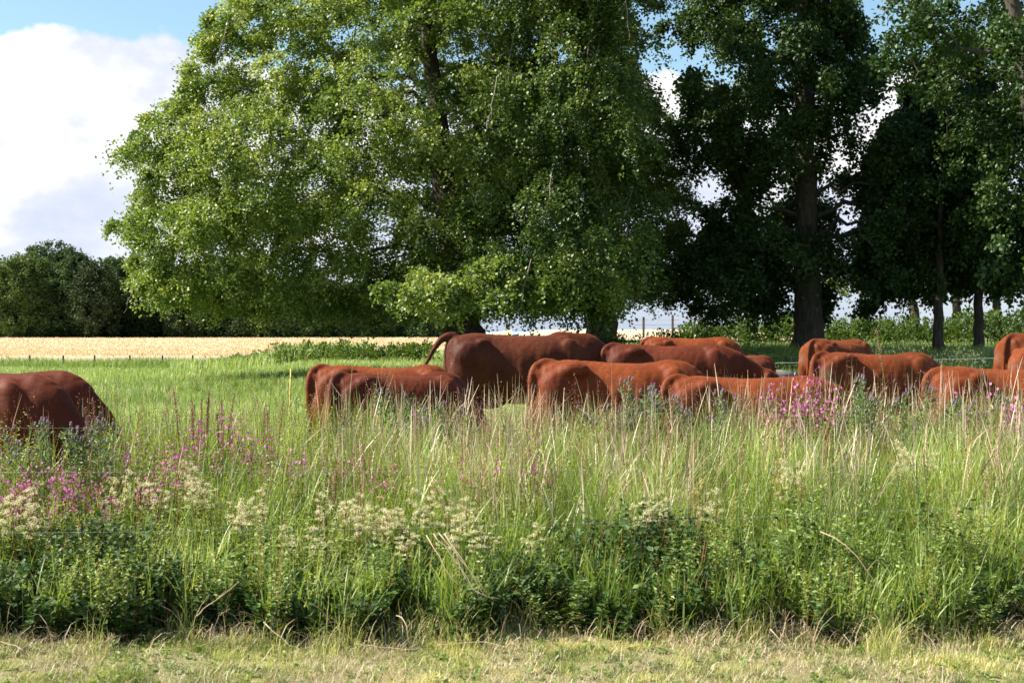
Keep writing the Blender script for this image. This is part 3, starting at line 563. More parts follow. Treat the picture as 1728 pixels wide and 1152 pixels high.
# ------------------------------------------------------------------ wheat field
def wheat_z(X, Y): return ground(X, Y) + .78 + .05 * vn(X, Y, 1.1, 5)
def wextra(t, c, tc):
    s = N(t, 'ShaderNodeTexNoise', i={'Scale': .12, 'Detail': 4.0}); mp = N(t, 'ShaderNodeMapping'); mp.inputs['Scale'].default_value = (.3, 1.6, 1)
    t.links.new(tc.outputs['Object'], mp.inputs[0]); t.links.new(mp.outputs[0], s.inputs['Vector'])
    return mixc(t, ramp(t, s.outputs[0], [(.45, (0, 0, 0)), (.7, (.7, .7, .7))]), c, (.47, .35, .20))
wm = noise_mat('ripe_wheat', (.53, .41, .25), (.70, .56, .37), 3, .95, .8, extra=wextra, spec=.05)
wb = MB()
rows = []
uy = np.linspace(0, 1, 60)
for t in uy:
    y0 = 113 + (258 - 113) * t; ux = np.linspace(-.42, -.0, 120); x = ux * y0; rows.append(np.stack([x, np.full(120, y0), wheat_z(x, np.full(120, y0))], 1))
first = rows[0].copy(); first[:, 2] -= .9; rows.insert(0, first)
P = np.concatenate(rows); i = (np.arange(60)[:, None] * 120 + np.arange(119)[None]).ravel(); wb.add(P, np.stack([i, i + 1, i + 121, i + 120], 1))
# the crest of the field seen at the right between the trunks
y = np.linspace(64, 185, 14); ux = np.linspace(.005, .2, 40); YY, UU = np.meshgrid(y, ux, indexing='ij'); XX = YY * UU; P = np.stack([XX, YY, wheat_z(XX, YY) - .68], -1).reshape(-1, 3); i = (np.arange(13)[:, None] * 40 + np.arange(39)[None]).ravel(); wb.add(P, np.stack([i, i + 1, i + 41, i + 40], 1))
tag(wb.build('wheat_crop', wm, smooth=True), 'ripe golden wheat field stretching to the far wood', 'wheat', kind='stuff')
rng = np.random.default_rng(8); n = 60000; y = 113 / (1 - rng.uniform(0, 1, n) * (1 - 113 / 255)); u = rng.uniform(-.42, -.04, n); mb = MB()
blades(mb, rng, u * y, y, wheat_z(u * y, y) - .12, rng.uniform(.14, .3, n), .05 * y / 113, rng.uniform(0, .8, n), rng.uniform(0, 1, n), 2, [.5, 1, .7])
tag(mb.build('wheat_ears', M['wheat']), 'golden ears standing over the wheat field surface', 'wheat', kind='stuff')

# ------------------------------------------------------------------ hedges and bushes
def leafmass(mb, rng, C, r, nl, size, up=.6, asp=.6):
    n = len(C); c = np.repeat(C, nl, 0); v = rvec(rng, n * nl); P = c + v * (np.repeat(r, nl)[:, None]) * rng.uniform(.5, 1.05, (n * nl, 1)) * np.array([1, 1, 1.1])
    cd = np.repeat(rng.uniform(0, .5, n), nl); m = n * nl
    leaves(mb, P, unit(v + rvec(rng, m) * .6 + np.array([0, 0, .7])), unit(rvec(rng, m) + np.array([0, 0, up])), size * rng.uniform(.6, 1.3, m), size * asp, np.clip(cd + rng.uniform(0, .5, m), 0, 1))
def hedge(name, pts, mat, label, cat, seed, size=.12, dens=12, nl=60):
    """pts: (px, distance, height, half depth)"""
    rng = np.random.default_rng(seed); p = np.array(pts, float); W_ = abs(PX(p[-1, 0], p[-1, 1]) - PX(p[0, 0], p[0, 1]))
    hm = p[:, 2].mean(); dm = p[:, 3].mean(); n = int(W_ * hm * dm * 2 * dens)
    q = rng.uniform(p[0, 0], p[-1, 0], n); d = np.interp(q, p[:, 0], p[:, 1]); h = np.interp(q, p[:, 0], p[:, 2]) * (.8 + .35 * vn(q, q * 0, 18, seed)); hd = np.interp(q, p[:, 0], p[:, 3])
    x = PX(q, d); y = d + rng.uniform(-1, 1, n) * hd; t = rng.uniform(0, 1, n) ** .7; z = ground(x, y) + t * h * np.sqrt(np.clip(1 - ((y - d) / (hd * 1.15)) ** 2, .05, 1))
    C = np.stack([x, y, z], 1); b = C.mean(0); b[2] = float(ground(b[0], b[1])); o = empty(name, tuple(b), label, cat); mb = MB(); leafmass(mb, rng, C - b, np.full(n, .28), nl, size); mb.build('foliage', mat, o)
    mt = MB(); k = rng.permutation(n)[:n // 5]
    for c in C[k] - b:
        g = float(ground(c[0] + b[0], c[1] + b[1])) - b[2]; tube(mt, [(c[0], c[1], g - .02), (c[0] + rng.normal(0, .06), c[1], (g + c[2]) / 2), c], [.016, .012, .006], 4, cap=False)
    mt.build('stems', M['bark'], o)
    return o
hedge('hedge', [(1150, 64, .7, 1.0), (1200, 63, .9, 1.2), (1300, 62, 1.1, 1.4), (1500, 61, 1.15, 1.5), (1600, 60, 1.2, 1.5), (1760, 58, 1.6, 1.5)], M['hedge'], 'long green hedge running behind the right hand trunks with sunlit top', 'hedge', 61, size=.14, dens=8)
hedge('nettle_bank', [(455, 62, .35, 1.0), (520, 61, .55, 1.3), (640, 60, .58, 1.3), (745, 58, .62, 1.3)], M['hedge'], 'dark green nettle bank at the edge of the wheat left of the bull', 'hedge', 62, size=.14, dens=9)
hedge('nettle_bank', [(330, 78, .3, 2.0), (400, 76, .6, 2.2), (470, 74, .7, 2.2), (520, 72, .6, 2.0)], M['bush'], 'pale green tall weeds at the meadow corner by the last fence posts', 'weeds', 63, size=.15, dens=5)
hedge('bramble_patch', [(1035, 47, .5, .8), (1080, 46, .55, .8), (1150, 46, .6, .8), (1210, 46, .75, .8)], M['hedge'], 'low dark bramble patch right of the second trunk below the skyline', 'brambles', 64, size=.09)
hedge('weed_patch', [(1430, 35, .6, .7), (1490, 35, 1.0, .9), (1570, 35, 1.05, .9), (1650, 35, .7, .8)], M['grey_weed'], 'grey-green tall weeds in front of the hedge right of the far cow', 'weeds', 65, size=.07, dens=9)
hedge('bush', [(1268, 31, .5, .4), (1292, 31, .75, .5), (1318, 31, .5, .4)], M['bush'], 'small pale green bush just right of the shaggy calf', 'bush', 66, size=.06, dens=16)
hedge('bush', [(1205, 39, .5, .5), (1270, 39, .75, .7), (1345, 39, .7, .7)], M['hedge'], 'leafy green bush left of the thickest trunk at the hedge foot', 'bush', 67, size=.08, dens=10)
hedge('bush', [(1325, 120, 1.3, 1.5), (1345, 120, 3.0, 2.0), (1372, 120, 1.5, 1.5)], M['wood'], 'distant rounded bush on the skyline just left of the thickest trunk', 'bush', 68, size=.25, dens=2)
# fallen log
x, y, z = G(1310, 29); o = empty('fallen_log', (x, y, z), 'grey weathered log lying by the small bush right of the calf', 'log'); mb = MB()
tube(mb, [(-.45, 0, .45), (-.2, .02, .47), (.1, 0, .46), (.42, .03, .44)], [.15, .17, .165, .14], 14); mb.build('trunk', M['log'], o, True)
mb = MB(); tube(mb, [(-.3, 0, 0), (-.3, 0, .36)], [.09, .11], 10); tube(mb, [(.25, 0, 0), (.25, 0, .36)], [.09, .11], 10); mb.build('stub', M['log'], o, True)

# ------------------------------------------------------------------ fences, posts, stake, wires
def post(px, d, h, label, group, r=.05, lean=0):
    x, y, z = G(px, d); o = empty('fence_post', (x, y, z), label, 'post', group); mb = MB()
    tube(mb, [(0, 0, -.2), (lean * .5, 0, h * .5), (lean, 0, h - .03), (lean, 0, h)], [r, r * .98, r * .97, r * .8], 9); mb.build('post', M['post'], o, False); return o
for i, px in enumerate((-5, 50, 106, 160, 219, 273, 325)):
    post(px, 108, .95, f'short dark fence post at the near edge of the wheat, {words[i]} from the left', 'posts along the wheat field edge', .07, [.02, 0, .03, -.02, 0, .05, 0][i])
for i, px in enumerate((1086, 1135, 1180, 1274, 1400, 1485, 1561)):
    post(px, 70, 1.15 + .1 * (i % 2), f'dark post on the skyline beyond the hedge, {words[i]} from the left', 'posts on the skyline beyond the hedge', .06)
o = empty('field_fence_wire', (PX(1300, 70), 70, float(ground(PX(1300, 70), 70))), 'thin wires strung between the skyline posts beyond the hedge', 'fence wire'); b = np.array(o.location)
for hh in (.75, 1.0):
    mb = MB(); q = np.linspace(1060, 1720, 30); tube(mb, np.stack([PX(q, 70), q * 0 + 70, ground(PX(q, 70), 70) + hh], 1) - b, .009, 4); mb.build('wire', M['wire'], o)
x, y, z = G(486, 17); o = empty('fence_stake', (x, y, z), 'thin yellow plastic fence stake left of the orange rumped cow', 'stake'); mb = MB()
zt = PZ(622, 17) - z; tube(mb, [(0, 0, -.1), (.015, 0, zt * .5), (.035, 0, zt)], [.011, .010, .009], 8); mb.build('shaft', M['yellow'], o, True)
mb = MB()
for f in (.35, .62, .9): tube(mb, [(.035 * f - .0, -.03, zt * f), (.035 * f, .0, zt * f + .02), (.035 * f, .02, zt * f)], .006, 6)
mb.build('wire_clip', M['yellow'], o, True)
def wirefence(name, label, wires, mat, r):
    b = np.array([PX(wires[0][0][0], wires[0][0][2]), wires[0][0][2], 0.]); o = empty(name, tuple(b), label, 'fence wire')
    for w in wires:
        p = np.array(w, float); q = np.linspace(0, len(p) - 1, 40); kk = np.arange(len(p)); px, py, d = (np.interp(q, kk, p[:, i]) for i in range(3))
        mb = MB(); tube(mb, np.stack([PX(px, d), d, PZ(py, d)], 1) - b, r, 5); mb.build('wire', mat, o, True)
wirefence('wire_fence', 'thin dull wires of the front fence running through the tall vegetation', [[(-40, 797, 8.0), (860, 795, 7.9), (1300, 789, 7.8), (1770, 778, 7.8)], [(-40, 900, 7.75), (600, 893, 7.7), (1200, 876, 7.65), (1770, 850, 7.6)], [(-40, 722, 9.6), (860, 722, 9.6)]], M['wire'], .0006)
wirefence('electric_fence_wire', 'pale electric fence wire crossing the shaded grass behind the right hand cattle', [[(1290, 613, 24.5), (1500, 609, 24.5), (1770, 602, 24.5)]], M['wire'], .006)

# ------------------------------------------------------------------ grass and ground cover
def wedge(rng, n, d0, d1, umax=.40, pw=1.0):
    d = d0 + (d1 - d0) * rng.uniform(0, 1, n) ** pw; u = rng.uniform(-umax, umax, n); return u, u * d, d
def front(u): return 7.02 + .85 * np.clip(vn(u * 26, u * 0, 1, 71) * .6 + vn(u * 75, u * 0, 1, 72) * .4 - .25, 0, 1)     # ragged near margin of the strip
def leafy(u, d=None): return 1 - ss(u + .06 * (vn(u * 40, u * 0, 1, 4) - .5), -.17, -.02)     # how leafy (left) against grassy (right)
# 1 pasture
rng = np.random.default_rng(101); mb = MB(); n = 230000
d = 11.5 * (112 / 11.5) ** rng.uniform(0, 1, n) ** .85; u = rng.uniform(-.42, .42, n); x = u * d
hh = (.10 + .16 * vn(x, d, 1.6, 7)) * rng.uniform(.5, 1.3, n) * (1 + .5 * ss(d, 60, 105)); a = np.clip(.05 + (.5 * vn(x, d, .9, 8) + .5 * vn(x, d * .5, 4.5, 9)) * rng.uniform(.6, 1.3, n) + rng.normal(0, .14, n), 0, .95)
a = np.where(rng.uniform(size=n) < .02 + .22 * ss(vn(x, d * .6, 3.5, 19), .55, .85), 1, a); keep = ~((u > -.02) & (d > 60)); keep &= d < 110
x, d, hh, a = x[keep], d[keep], hh[keep], a[keep]
blades(mb, rng, x, d, ground(x, d) - .01, hh, .0055 * (d / 11.5) ** .8, rng.uniform(.1, 1.2, len(x)), a, 3)
tag(mb.build('meadow_grass', M['meadow']), 'grazed bright green pasture grass around and beyond the cattle', 'grass', kind='stuff')
mb = MB(); n = 26000; d = rng.uniform(55, 112, n) ** 1.0; u = rng.uniform(-.42, -.10, n) ; x = u * d; band = (d > 100) | ((u > -.24) & (d > 60) & (d < 90)); x, d = x[band], d[band]
blades(mb, rng, x, d, ground(x, d), rng.uniform(.3, .8, len(x)), .03, rng.uniform(.2, .9, len(x)), np.where(d > 100, rng.uniform(0, .6, len(x)), rng.uniform(.3, 1, len(x))), 3)
n = 9000; d = rng.uniform(103, 112, n); u = rng.uniform(-.42, -.12, n); x = u * d
blades(mb, rng, x, d, ground(x, d), rng.uniform(.4, 1.0, n) * (.6 + .5 * vn(x, d, 3, 5)), .05, rng.uniform(.2, .9, n), rng.uniform(0, .55, n), 3)
tag(mb.build('rough_grass', M['meadow']), 'taller rough grass along the fence and meadow corner', 'grass', kind='stuff')
# 2 tall grass strip
mb = MB(); n = 100000; u, x, d = wedge(rng, n, 7.2, 12.9, .41, 1.0)
keep = rng.uniform(size=n) < (.38 + .62 * (1 - leafy(u)) + .5 * ss(d, 11.3, 12) * ss(u, -.22, -.16)); keep &= (d > front(u) + .1) & (rng.uniform(size=n) < .35 + .65 * ss(vn(u * 55, d * 2.2, 1, 15), .25, .6)); u, x, d = u[keep], x[keep], d[keep]; n = len(x)
def strip_h(u, d): return (.45 + .51 * ss(d, 7.3, 9.8)) * (1 + .14 * ss(d, 10.8, 12.2)) * (.74 + .42 * (vn(u * 30, d * .8, 1, 11) * .6 + vn(u * 90, d * 2.5, 1, 13) * .4)) * (1 + .07 * ss(u, .15, .3))
hh = strip_h(u, d) * rng.uniform(.45, 1.03, n)
blades(mb, rng, x, d, ground(x, d), hh, rng.uniform(.005, .0125, n), rng.uniform(.1, 1.2, n) ** 1.1, np.clip(.1 + .75 * vn(x, d, .35, 12) * rng.uniform(.5, 1.4, n), 0, 1), 5, [.8, 1, .95, .75, .45, .1])
tag(mb.build('tall_grass', M['grass']), 'tall lush green grass of the unmown strip in front of the cattle', 'grass', kind='stuff')
# 3 dry stalks with seed heads
mb = MB(); n = 19000; u, x, d = wedge(rng, n, 8.2, 12.9, .41, .75); pr = (1 - leafy(u)) * .75 + .10; pr *= .12 + .88 * ss(vn(u * 26, d * 1.1, 1, 21) * .6 + vn(u * 70, d * 2, 1, 22) * .4, .35, .75)
keep = rng.uniform(size=n) < pr; u, x, d = u[keep], x[keep], d[keep]; n = len(x); hh = (strip_h(u, d) + .06) * rng.uniform(.55, 1.13, n)
blades(mb, rng, x, d, ground(x, d), hh, rng.uniform(.0035, .0095, n), rng.uniform(.0, .9, n) ** 1.6, rng.uniform(0, 1, n), 7, [.22, .22, .22, .22, .24, .5, .9, .25])
k = rng.permutation(n)[:n // 3]; blades(mb, rng, x[k], d[k], ground(x[k], d[k]) + hh[k] * rng.uniform(.3, .7, len(k)), hh[k] * .35, .008, rng.uniform(.8, 2.6, len(k)), rng.uniform(.2, 1, len(k)), 4)
tag(mb.build('dry_grass_stalks', M['straw']), 'pale dry grass stalks and seed heads standing in the green strip', 'dry grass', kind='stuff')
# dry thatch and fallen straw at the foot of the strip
mb = MB(); n = 5200; u, x, d = wedge(rng, n, 6.95, 8.1, .41); pr = .35 + .65 * ss(u, .05, .15); keep = rng.uniform(size=n) < pr * .5; x, d, u = x[keep], d[keep], u[keep]; n = len(x)
blades(mb, rng, x, d, ground(x, d) + rng.uniform(0, .12, n) * ss(d, 7.3, 7.8), rng.uniform(.05, .34, n), rng.uniform(.002, .006, n), rng.uniform(.9, 2.8, n), rng.uniform(0, .8, n), 4)
tag(mb.build('dry_thatch', M['straw']), 'bent straw and dead grass at the foot of the vegetation', 'dry grass', kind='stuff')
mb = MB(); n = 1500; u, x, d = wedge(rng, n, 8.3, 12.9, .41, .8); keep = rng.uniform(size=n) < .25 + .75 * ss(vn(u * 18, d, 1, 81), .4, .7); u, x, d = u[keep], x[keep], d[keep]; n = len(x); hh = (strip_h(u, d) + .08) * rng.uniform(.75, 1.12, n); az = rng.uniform(0, 6.28, n); bn = rng.uniform(0, .5, n)
blades(mb, rng, x, d, ground(x, d), hh, .003, bn, .3, 5, [1, 1, 1, .8], az); m = 16
t = rng.uniform(.8, 1.0, (n, m)); P = np.stack([x[:, None] + np.cos(az)[:, None] * hh[:, None] * bn[:, None] * .42 * t ** 2.2, d[:, None] + np.sin(az)[:, None] * hh[:, None] * bn[:, None] * .42 * t ** 2.2, ground(x, d)[:, None] + hh[:, None] * t * (1 - .13 * bn[:, None] ** 2)], -1).reshape(-1, 3) + rng.normal(0, .011, (n * m, 3))
leaves(mb, P, rvec(rng, n * m) + np.array([0, 0, .8]), rvec(rng, n * m), .016, .007, np.repeat(rng.uniform(0, 1, n), m), 0)
tag(mb.build('grass_seed_heads', M['seed']), 'reddish brown flowering grass heads scattered through the strip', 'grass', kind='stuff')
# 4 leafy undergrowth: bramble and nettle stems
def herbs(rng, x, y, h, nleaf, size, lean=.25, lo=.1, asp=.6):
    n = len(x); mbL, mbS = MB(), MB(); az = rng.uniform(0, 6.28, n); le = rng.uniform(0, lean, n); z0 = ground(x, y)
    t = (np.arange(nleaf)[None] + rng.uniform(0, 1, (n, nleaf))) / nleaf; t = lo + (1 - lo) * t
    px_ = x[:, None] + np.cos(az)[:, None] * le[:, None] * h[:, None] * t ** 2; py_ = y[:, None] + np.sin(az)[:, None] * le[:, None] * h[:, None] * t ** 2; pz_ = z0[:, None] + h[:, None] * t
    P = np.stack([px_, py_, pz_], -1).reshape(-1, 3); m = len(P); th = rng.uniform(0, 6.28, m); tt = t.ravel()
    D = np.stack([np.cos(th), np.sin(th), rng.uniform(-.3, .9, m)], 1); sz = size * rng.uniform(.6, 1.4, m) * (1.15 - .45 * tt)
    a = np.clip(np.repeat(rng.uniform(0, .4, n), nleaf) + .2 + .35 * tt * rng.uniform(.3, 1.2, m), 0, 1)
    leaves(mbL, P, D, unit(rvec(rng, m) * .7 + np.array([0, -.2, 1])), sz, sz * asp, a)
    blades(mbS, rng, x, y, z0, h, .006, le, .5, 3, [1, .8, .6, .4], az)
    return mbL, mbS
def addm(a, b):
    for V, F_, A in [(np.concatenate(b.V), b.F, np.concatenate(b.A))]:
        for f in F_: a.F.append(f + a.n)
        a.V.append(V); a.A.append(A); a.n += len(V)
n = 4200; u, x, d = wedge(rng, n, 7.1, 8.4, .41, .8); keep = (d > front(u)) & (rng.uniform(size=n) < (.25 + .7 * (1 - ss(u, .0, .14)) + .3 * (vn(u * 14, d, 1, 31) > .6))); u, x, d = u[keep], x[keep], d[keep]
hh = (.28 + .24 * ss(d, 7.1, 8.0)) * (.35 + .95 * (vn(u * 20, d, 1, 32) * .6 + vn(u * 70, d * 2, 1, 33) * .4)) * rng.uniform(.7, 1.1, len(x)); mL, mS = herbs(rng, x, d, hh, 30, .045, .5, asp=.75)
tag(mL.build('bramble_undergrowth', M['bramble']), 'dark green bramble and nettle leaves along the shaded foot of the strip', 'undergrowth', kind='stuff')
n = 9000; u, x, d = wedge(rng, n, 7.15, 13.0, .41, 1.25); keep = rng.uniform(size=n) < (.10 + .9 * leafy(u) + .6 * (1 - ss(d, 8.2, 9.2))) * (.10 + .9 * ss(vn(u * 34, d * 1.5, 1, 73), .38, .66)); keep &= d > front(u) + .05; u, x, d = u[keep], x[keep], d[keep]
hh = strip_h(u, d) * rng.uniform(.6, 1.0, len(x)); mL, mS2 = herbs(rng, x, d, hh, 34, .034, .25, .3, asp=.42)
tag(mL.build('leafy_herbs', M['herb']), 'light green small leaved herbs mixed through the strip, thickest at left', 'undergrowth', kind='stuff')
addm(mS, mS2); tag(mS.build('herb_stems', M['red_stem']), 'thin reddish stems of the herbs and brambles in the strip', 'undergrowth', kind='stuff')
mb = MB(); n = 16000; u = rng.uniform(-.41, .41, n); d = front(u) + rng.uniform(-.38, .4, n); x = u * d; keep = rng.uniform(size=n) < ss(vn(u * 30, d * 3, 1, 91), .3, .6) * (.5 + .5 * ss(u, -.1, .15)); u, x, d = u[keep], x[keep], d[keep]; n = len(x)
blades(mb, rng, x, d, ground(x, d), (.05 + .22 * ss(d - front(u), -.38, .1) * vn(u * 60, d * 4, 1, 92)) * rng.uniform(.5, 1.4, n), rng.uniform(.002, .005, n), rng.uniform(.2, 2.0, n), np.clip(rng.normal(.45, .28, n), 0, 1), 4)
tag(mb.build('margin_grass', M['verge']), 'tangled half dry grass where the mown verge meets the tall vegetation', 'grass', kind='stuff')
mL, mS3 = MB(), None; n = 500; u, x, d = wedge(rng, n, 6.0, 7.3, .41); hh = rng.uniform(.015, .05, n); mL, mS3 = herbs(rng, x, d, hh, 9, .028, .6, 0.0, .6)
tag(mL.build('verge_weeds', M['herb']), 'tiny broad leaved weeds growing in the mown verge', 'weeds', kind='stuff')
# 5 mown verge
mb = MB(); n = 150000; u, x, d = wedge(rng, n, 5.7, 7.9, .41, 1.0)
nz = vn(x, d, .42, 41) * .55 + vn(x, d, .10, 42) * .45; a = np.clip((nz - .5) * 1.7 + .42 + rng.normal(0, .2, n), 0, 1)
gap = rng.uniform(size=n) < .18 + .82 * ss(vn(x, d, .16, 47) * .5 + vn(x, d, .055, 49) * .5, .3, .52); x, d, a, u = x[gap], d[gap], a[gap], u[gap]; n = len(x); tuft = np.clip(vn(x, d, .13, 45) - .55, 0, 1) * .10
blades(mb, rng, x, d, ground(x, d) - .005, (.012 + .028 * vn(x, d, .22, 43) + tuft + .07 * ss(d - front(u), -.05, .25) * vn(x, d, .1, 46)) * rng.uniform(.6, 1.4, n), rng.uniform(.002, .0042, n), rng.uniform(.3, 2.0, n), a, 3)
tag(mb.build('mown_verge_grass', M['verge']), 'short mown grass and clippings along the bottom edge', 'grass', kind='stuff')
mb = MB(); n = 34000; u, x, d = wedge(rng, n, 5.5, 7.9, .41); keep = rng.uniform(size=n) < .15 + .85 * ss(vn(x, d, .3, 48), .35, .7); x, d = x[keep], d[keep]; n = len(x); blades(mb, rng, x, d, ground(x, d) + rng.uniform(.005, .05, n), rng.uniform(.02, .10, n), rng.uniform(.0015, .0035, n), rng.uniform(1.2, 2.1, n), rng.uniform(.1, 1, n) ** 1.3, 2)
tag(mb.build('cut_clippings', M['straw']), 'dry cut straw clippings lying flat on the mown verge', 'dry grass', kind='stuff')
# a few fallen twigs and stalks, each its own
TW = [(0, 1082, 36, 1110, 'dead stem lying at the bottom left corner'), (445, 1050, 530, 1120, 'long dead stalk slanting down into the mown verge at left'), (668, 1038, 690, 1090, 'pale forked dead stick standing in the dark undergrowth'), (600, 1085, 730, 1096, 'pale dead stem lying along the verge edge, left of centre'), (735, 1106, 890, 1110, 'thin brown stalk lying flat on the verge at centre'), (330, 1040, 400, 985, 'bent dead stem arching in the dark brambles'), (1300, 1060, 1362, 1084, 'pale dead stalk lying on the verge right of centre'), (1520, 1060, 1545, 1090, 'curved dead stem at the foot of the right hand grass'), (1385, 895, 1510, 1050, 'long leaning straw stem rising through the right hand grass'), (720, 900, 800, 1010, 'bundle of leaning dry stalks right of the meadowsweet')]
for x0, y0, x1, y1, lb in TW:
    dd = 7.05; p0 = np.array([PX(x0, dd), dd, max(PZ(y0, dd), .03)]); p1 = np.array([PX(x1, dd - .15), dd - .15, max(PZ(y1, dd - .15), .03)])
    o = empty('dead_stem', tuple(p0), lb, 'dead stem', 'dead stems fallen at the verge'); q = np.linspace(0, 1, 8)[:, None]; rg = np.random.default_rng(x0 + 3)
    for s in range(5 if 'bundle' in lb else 1):
        mb = MB(); pp = (p1 - p0) * q + rg.normal(0, .05, 3) * np.sin(q * math.pi) * .8 + rg.normal(0, .003, (8, 3)) + np.array([s * .03, 0, 0]); tube(mb, pp, np.linspace(.003, .0015, 8), 6)
        if s == 0: tube(mb, [pp[4], pp[4] + np.array([.05, .02, .05])], [.0022, .001], 5)
        mb.build('stem', M['straw'], o, True)

# ------------------------------------------------------------------ individual flowering plants
def proto(kind, seed):
    rng = np.random.default_rng(seed); out = []
    st, lf, fl = MB(), MB(), MB()
    if kind == 'campion':
        for _ in range(5):
            b = rng.normal(0, .035, 2); e = b + rng.normal(0, .10, 2); q = np.linspace(0, 1, 6)[:, None]; h = rng.uniform(.8, 1.0)
            P = np.concatenate([b + (e - b) * q ** 1.5, q * h], 1); tube(st, P, np.linspace(.004, .002, 6), 4, .3)
            for t in np.linspace(.2, .85, 7):
                c = P[int(t * 5)] + (P[min(5, int(t * 5) + 1)] - P[int(t * 5)]) * (t * 5 % 1); D = rvec(rng, 4) * np.array([1, 1, .4]) + np.array([0, 0, .4]); leaves(lf, np.repeat(c[None], 4, 0), D, rvec(rng, 4) + np.array([0, 0, 1]), .06, .02, rng.uniform(0, .8, 4))
            for k in range(9):
                t = rng.uniform(.72, 1.0); c = np.array([b[0] + (e - b)[0] * t ** 1.5, b[1] + (e - b)[1] * t ** 1.5, h * t]); tip = c + np.array([rng.normal(0, .035), rng.normal(0, .035), rng.uniform(.01, .05)])
                tube(st, [c, tip], .0012, 3, .2, False); nn = unit(np.array([rng.normal(0, .6), -1, rng.uniform(-.2, .8)])); U = unit(np.cross(nn, [0, 0, 1.])); Wv = np.cross(nn, U)
                th = np.arange(5) * 1.2566 + rng.uniform(0, 1); D = np.cos(th)[:, None] * U + np.sin(th)[:, None] * Wv + nn * .25
                leaves(fl, np.repeat(tip[None], 5, 0), D, np.repeat(nn[None], 5, 0), .0125, .0125, rng.uniform(.2, 1, 5), .0)
        return [('stem', st, M['red_stem']), ('leaves', lf, M['herb']), ('flowers', fl, M['pink'])]
    if kind == 'meadowsweet':
        for _ in range(3):
            b = rng.normal(0, .03, 2); e = b + rng.normal(0, .07, 2); q = np.linspace(0, 1, 6)[:, None]; h = rng.uniform(.82, 1.0)
            P = np.concatenate([b + (e - b) * q, q * h * .93], 1); tube(st, P, np.linspace(.0045, .0022, 6), 5, .1)
            for t in np.linspace(.25, .82, 6):
                c = np.array([b[0] + (e - b)[0] * t, b[1] + (e - b)[1] * t, h * t * .93]); th = rng.uniform(0, 6.28); D = np.array([math.cos(th), math.sin(th), .35])
                for s in np.linspace(.3, 1, 4):
                    pc = c + D * .11 * s; tube(st, [c, pc], .0012, 3, .6, False)
                    for sg in (-1, 1): leaves(lf, pc[None], np.array([[-D[1] * sg + D[0] * .4, D[0] * sg + D[1] * .4, .15]]), np.array([[0, 0, 1.]]), .045, .026, rng.uniform(0, .8))
            tip = P[-1]
            for k in range(9):
                o_ = np.array([rng.normal(0, .036), rng.normal(0, .036), rng.uniform(-.09, .09)]); tube(st, [tip - np.array([0, 0, .05]), tip + o_], .0012, 3, .6, False)
                m = 42; v = rvec(rng, m) * rng.uniform(.2, 1, (m, 1)) * np.array([.025, .025, .022]); leaves(fl, tip + o_ + v, rvec(rng, m), rvec(rng, m) + np.array([0, 0, .6]), .0075, .0075, rng.uniform(0, 1, m), 0)
        return [('stem', st, M['red_stem']), ('leaves', lf, M['herb']), ('blossom', fl, M['cream'])]
    if kind == 'thistle':
        for _ in range(4):
            b = rng.normal(0, .05, 2); e = b + rng.normal(0, .07, 2); q = np.linspace(0, 1, 6)[:, None]; h = rng.uniform(.78, 1.0)
            P = np.concatenate([b + (e - b) * q, q * h * .95], 1); tube(st, P, np.linspace(.005, .0025, 6), 5, .5); m = 110
            t = rng.uniform(.12, .97, m)[:, None]; c = np.concatenate([b + (e - b) * t, t * h * .95], 1); th = rng.uniform(0, 6.28, m); D = np.stack([np.cos(th), np.sin(th), rng.uniform(.1, 1.1, m)], 1)
            off = rng.uniform(0, .045, (m, 1)); leaves(lf, c + unit(D) * off, D + rvec(rng, m) * .5, rvec(rng, m) + np.array([0, 0, .5]), rng.uniform(.02, .06, m), .014, rng.uniform(0, 1, m))
            for k in range(5):
                c0 = P[-1] - np.array([0, 0, rng.uniform(0.02, .16)]); tp = c0 + np.array([rng.normal(0, .03), rng.normal(0, .03), rng.uniform(.03, .09)]); tube(st, [c0, tp], .0018, 4, .5, False); ellipsoid(lf, tp, (.008, .008, .011), 8, 6, a=.3)
                m2 = 22; D = rvec(rng, m2) * .55 + np.array([0, 0, 1]); leaves(fl, np.repeat((tp + np.array([0, 0, .006]))[None], m2, 0), D, rvec(rng, m2), .017, .004, rng.uniform(0, 1, m2), 0)
        return [('stem', st, M['green_stem']), ('leaves', lf, M['thistle']), ('flower_heads', fl, M['mauve'])]
    if kind in ('dock', 'reed'):
        ns = 3 if kind == 'dock' else 1
        for _ in range(ns):
            b = rng.normal(0, .03, 2) * (ns > 1); e = b + (rng.normal(0, .06, 2) if ns > 1 else np.array([-.16, 0])); q = np.linspace(0, 1, 9)[:, None]; h = rng.uniform(.85, 1.0) if ns > 1 else 1.0
            P = np.concatenate([b + (e - b) * q ** 1.6, q * h], 1); tube(st, P, np.linspace(.0042, .0016, 9), 5, .8 if ns == 1 else .1); m = 260 if ns > 1 else 130; lo = .72 if ns > 1 else .84
            t = rng.uniform(lo, 1, m)[:, None]; c = np.concatenate([b + (e - b) * t ** 1.6, t * h], 1); sp = (.016 if ns > 1 else .022) * np.clip(1.1 - np.abs(t - (lo + 1) / 2) * 5, .25, 1); c += rvec(rng, m) * sp * rng.uniform(.2, 1, (m, 1))
            leaves(fl, c, rvec(rng, m) + np.array([0, 0, .5]), rvec(rng, m), .009, .005, rng.uniform(0, 1, m), 0); m = 7
            t = rng.uniform(.05, .5, m)[:, None]; c = np.concatenate([b + (e - b) * t, t * h], 1); D = rvec(rng, m) * np.array([1, 1, .3]) + np.array([0, 0, .5]); leaves(lf, c, D, rvec(rng, m) + np.array([0, 0, 1]), .14, .03, rng.uniform(0, 1, m))
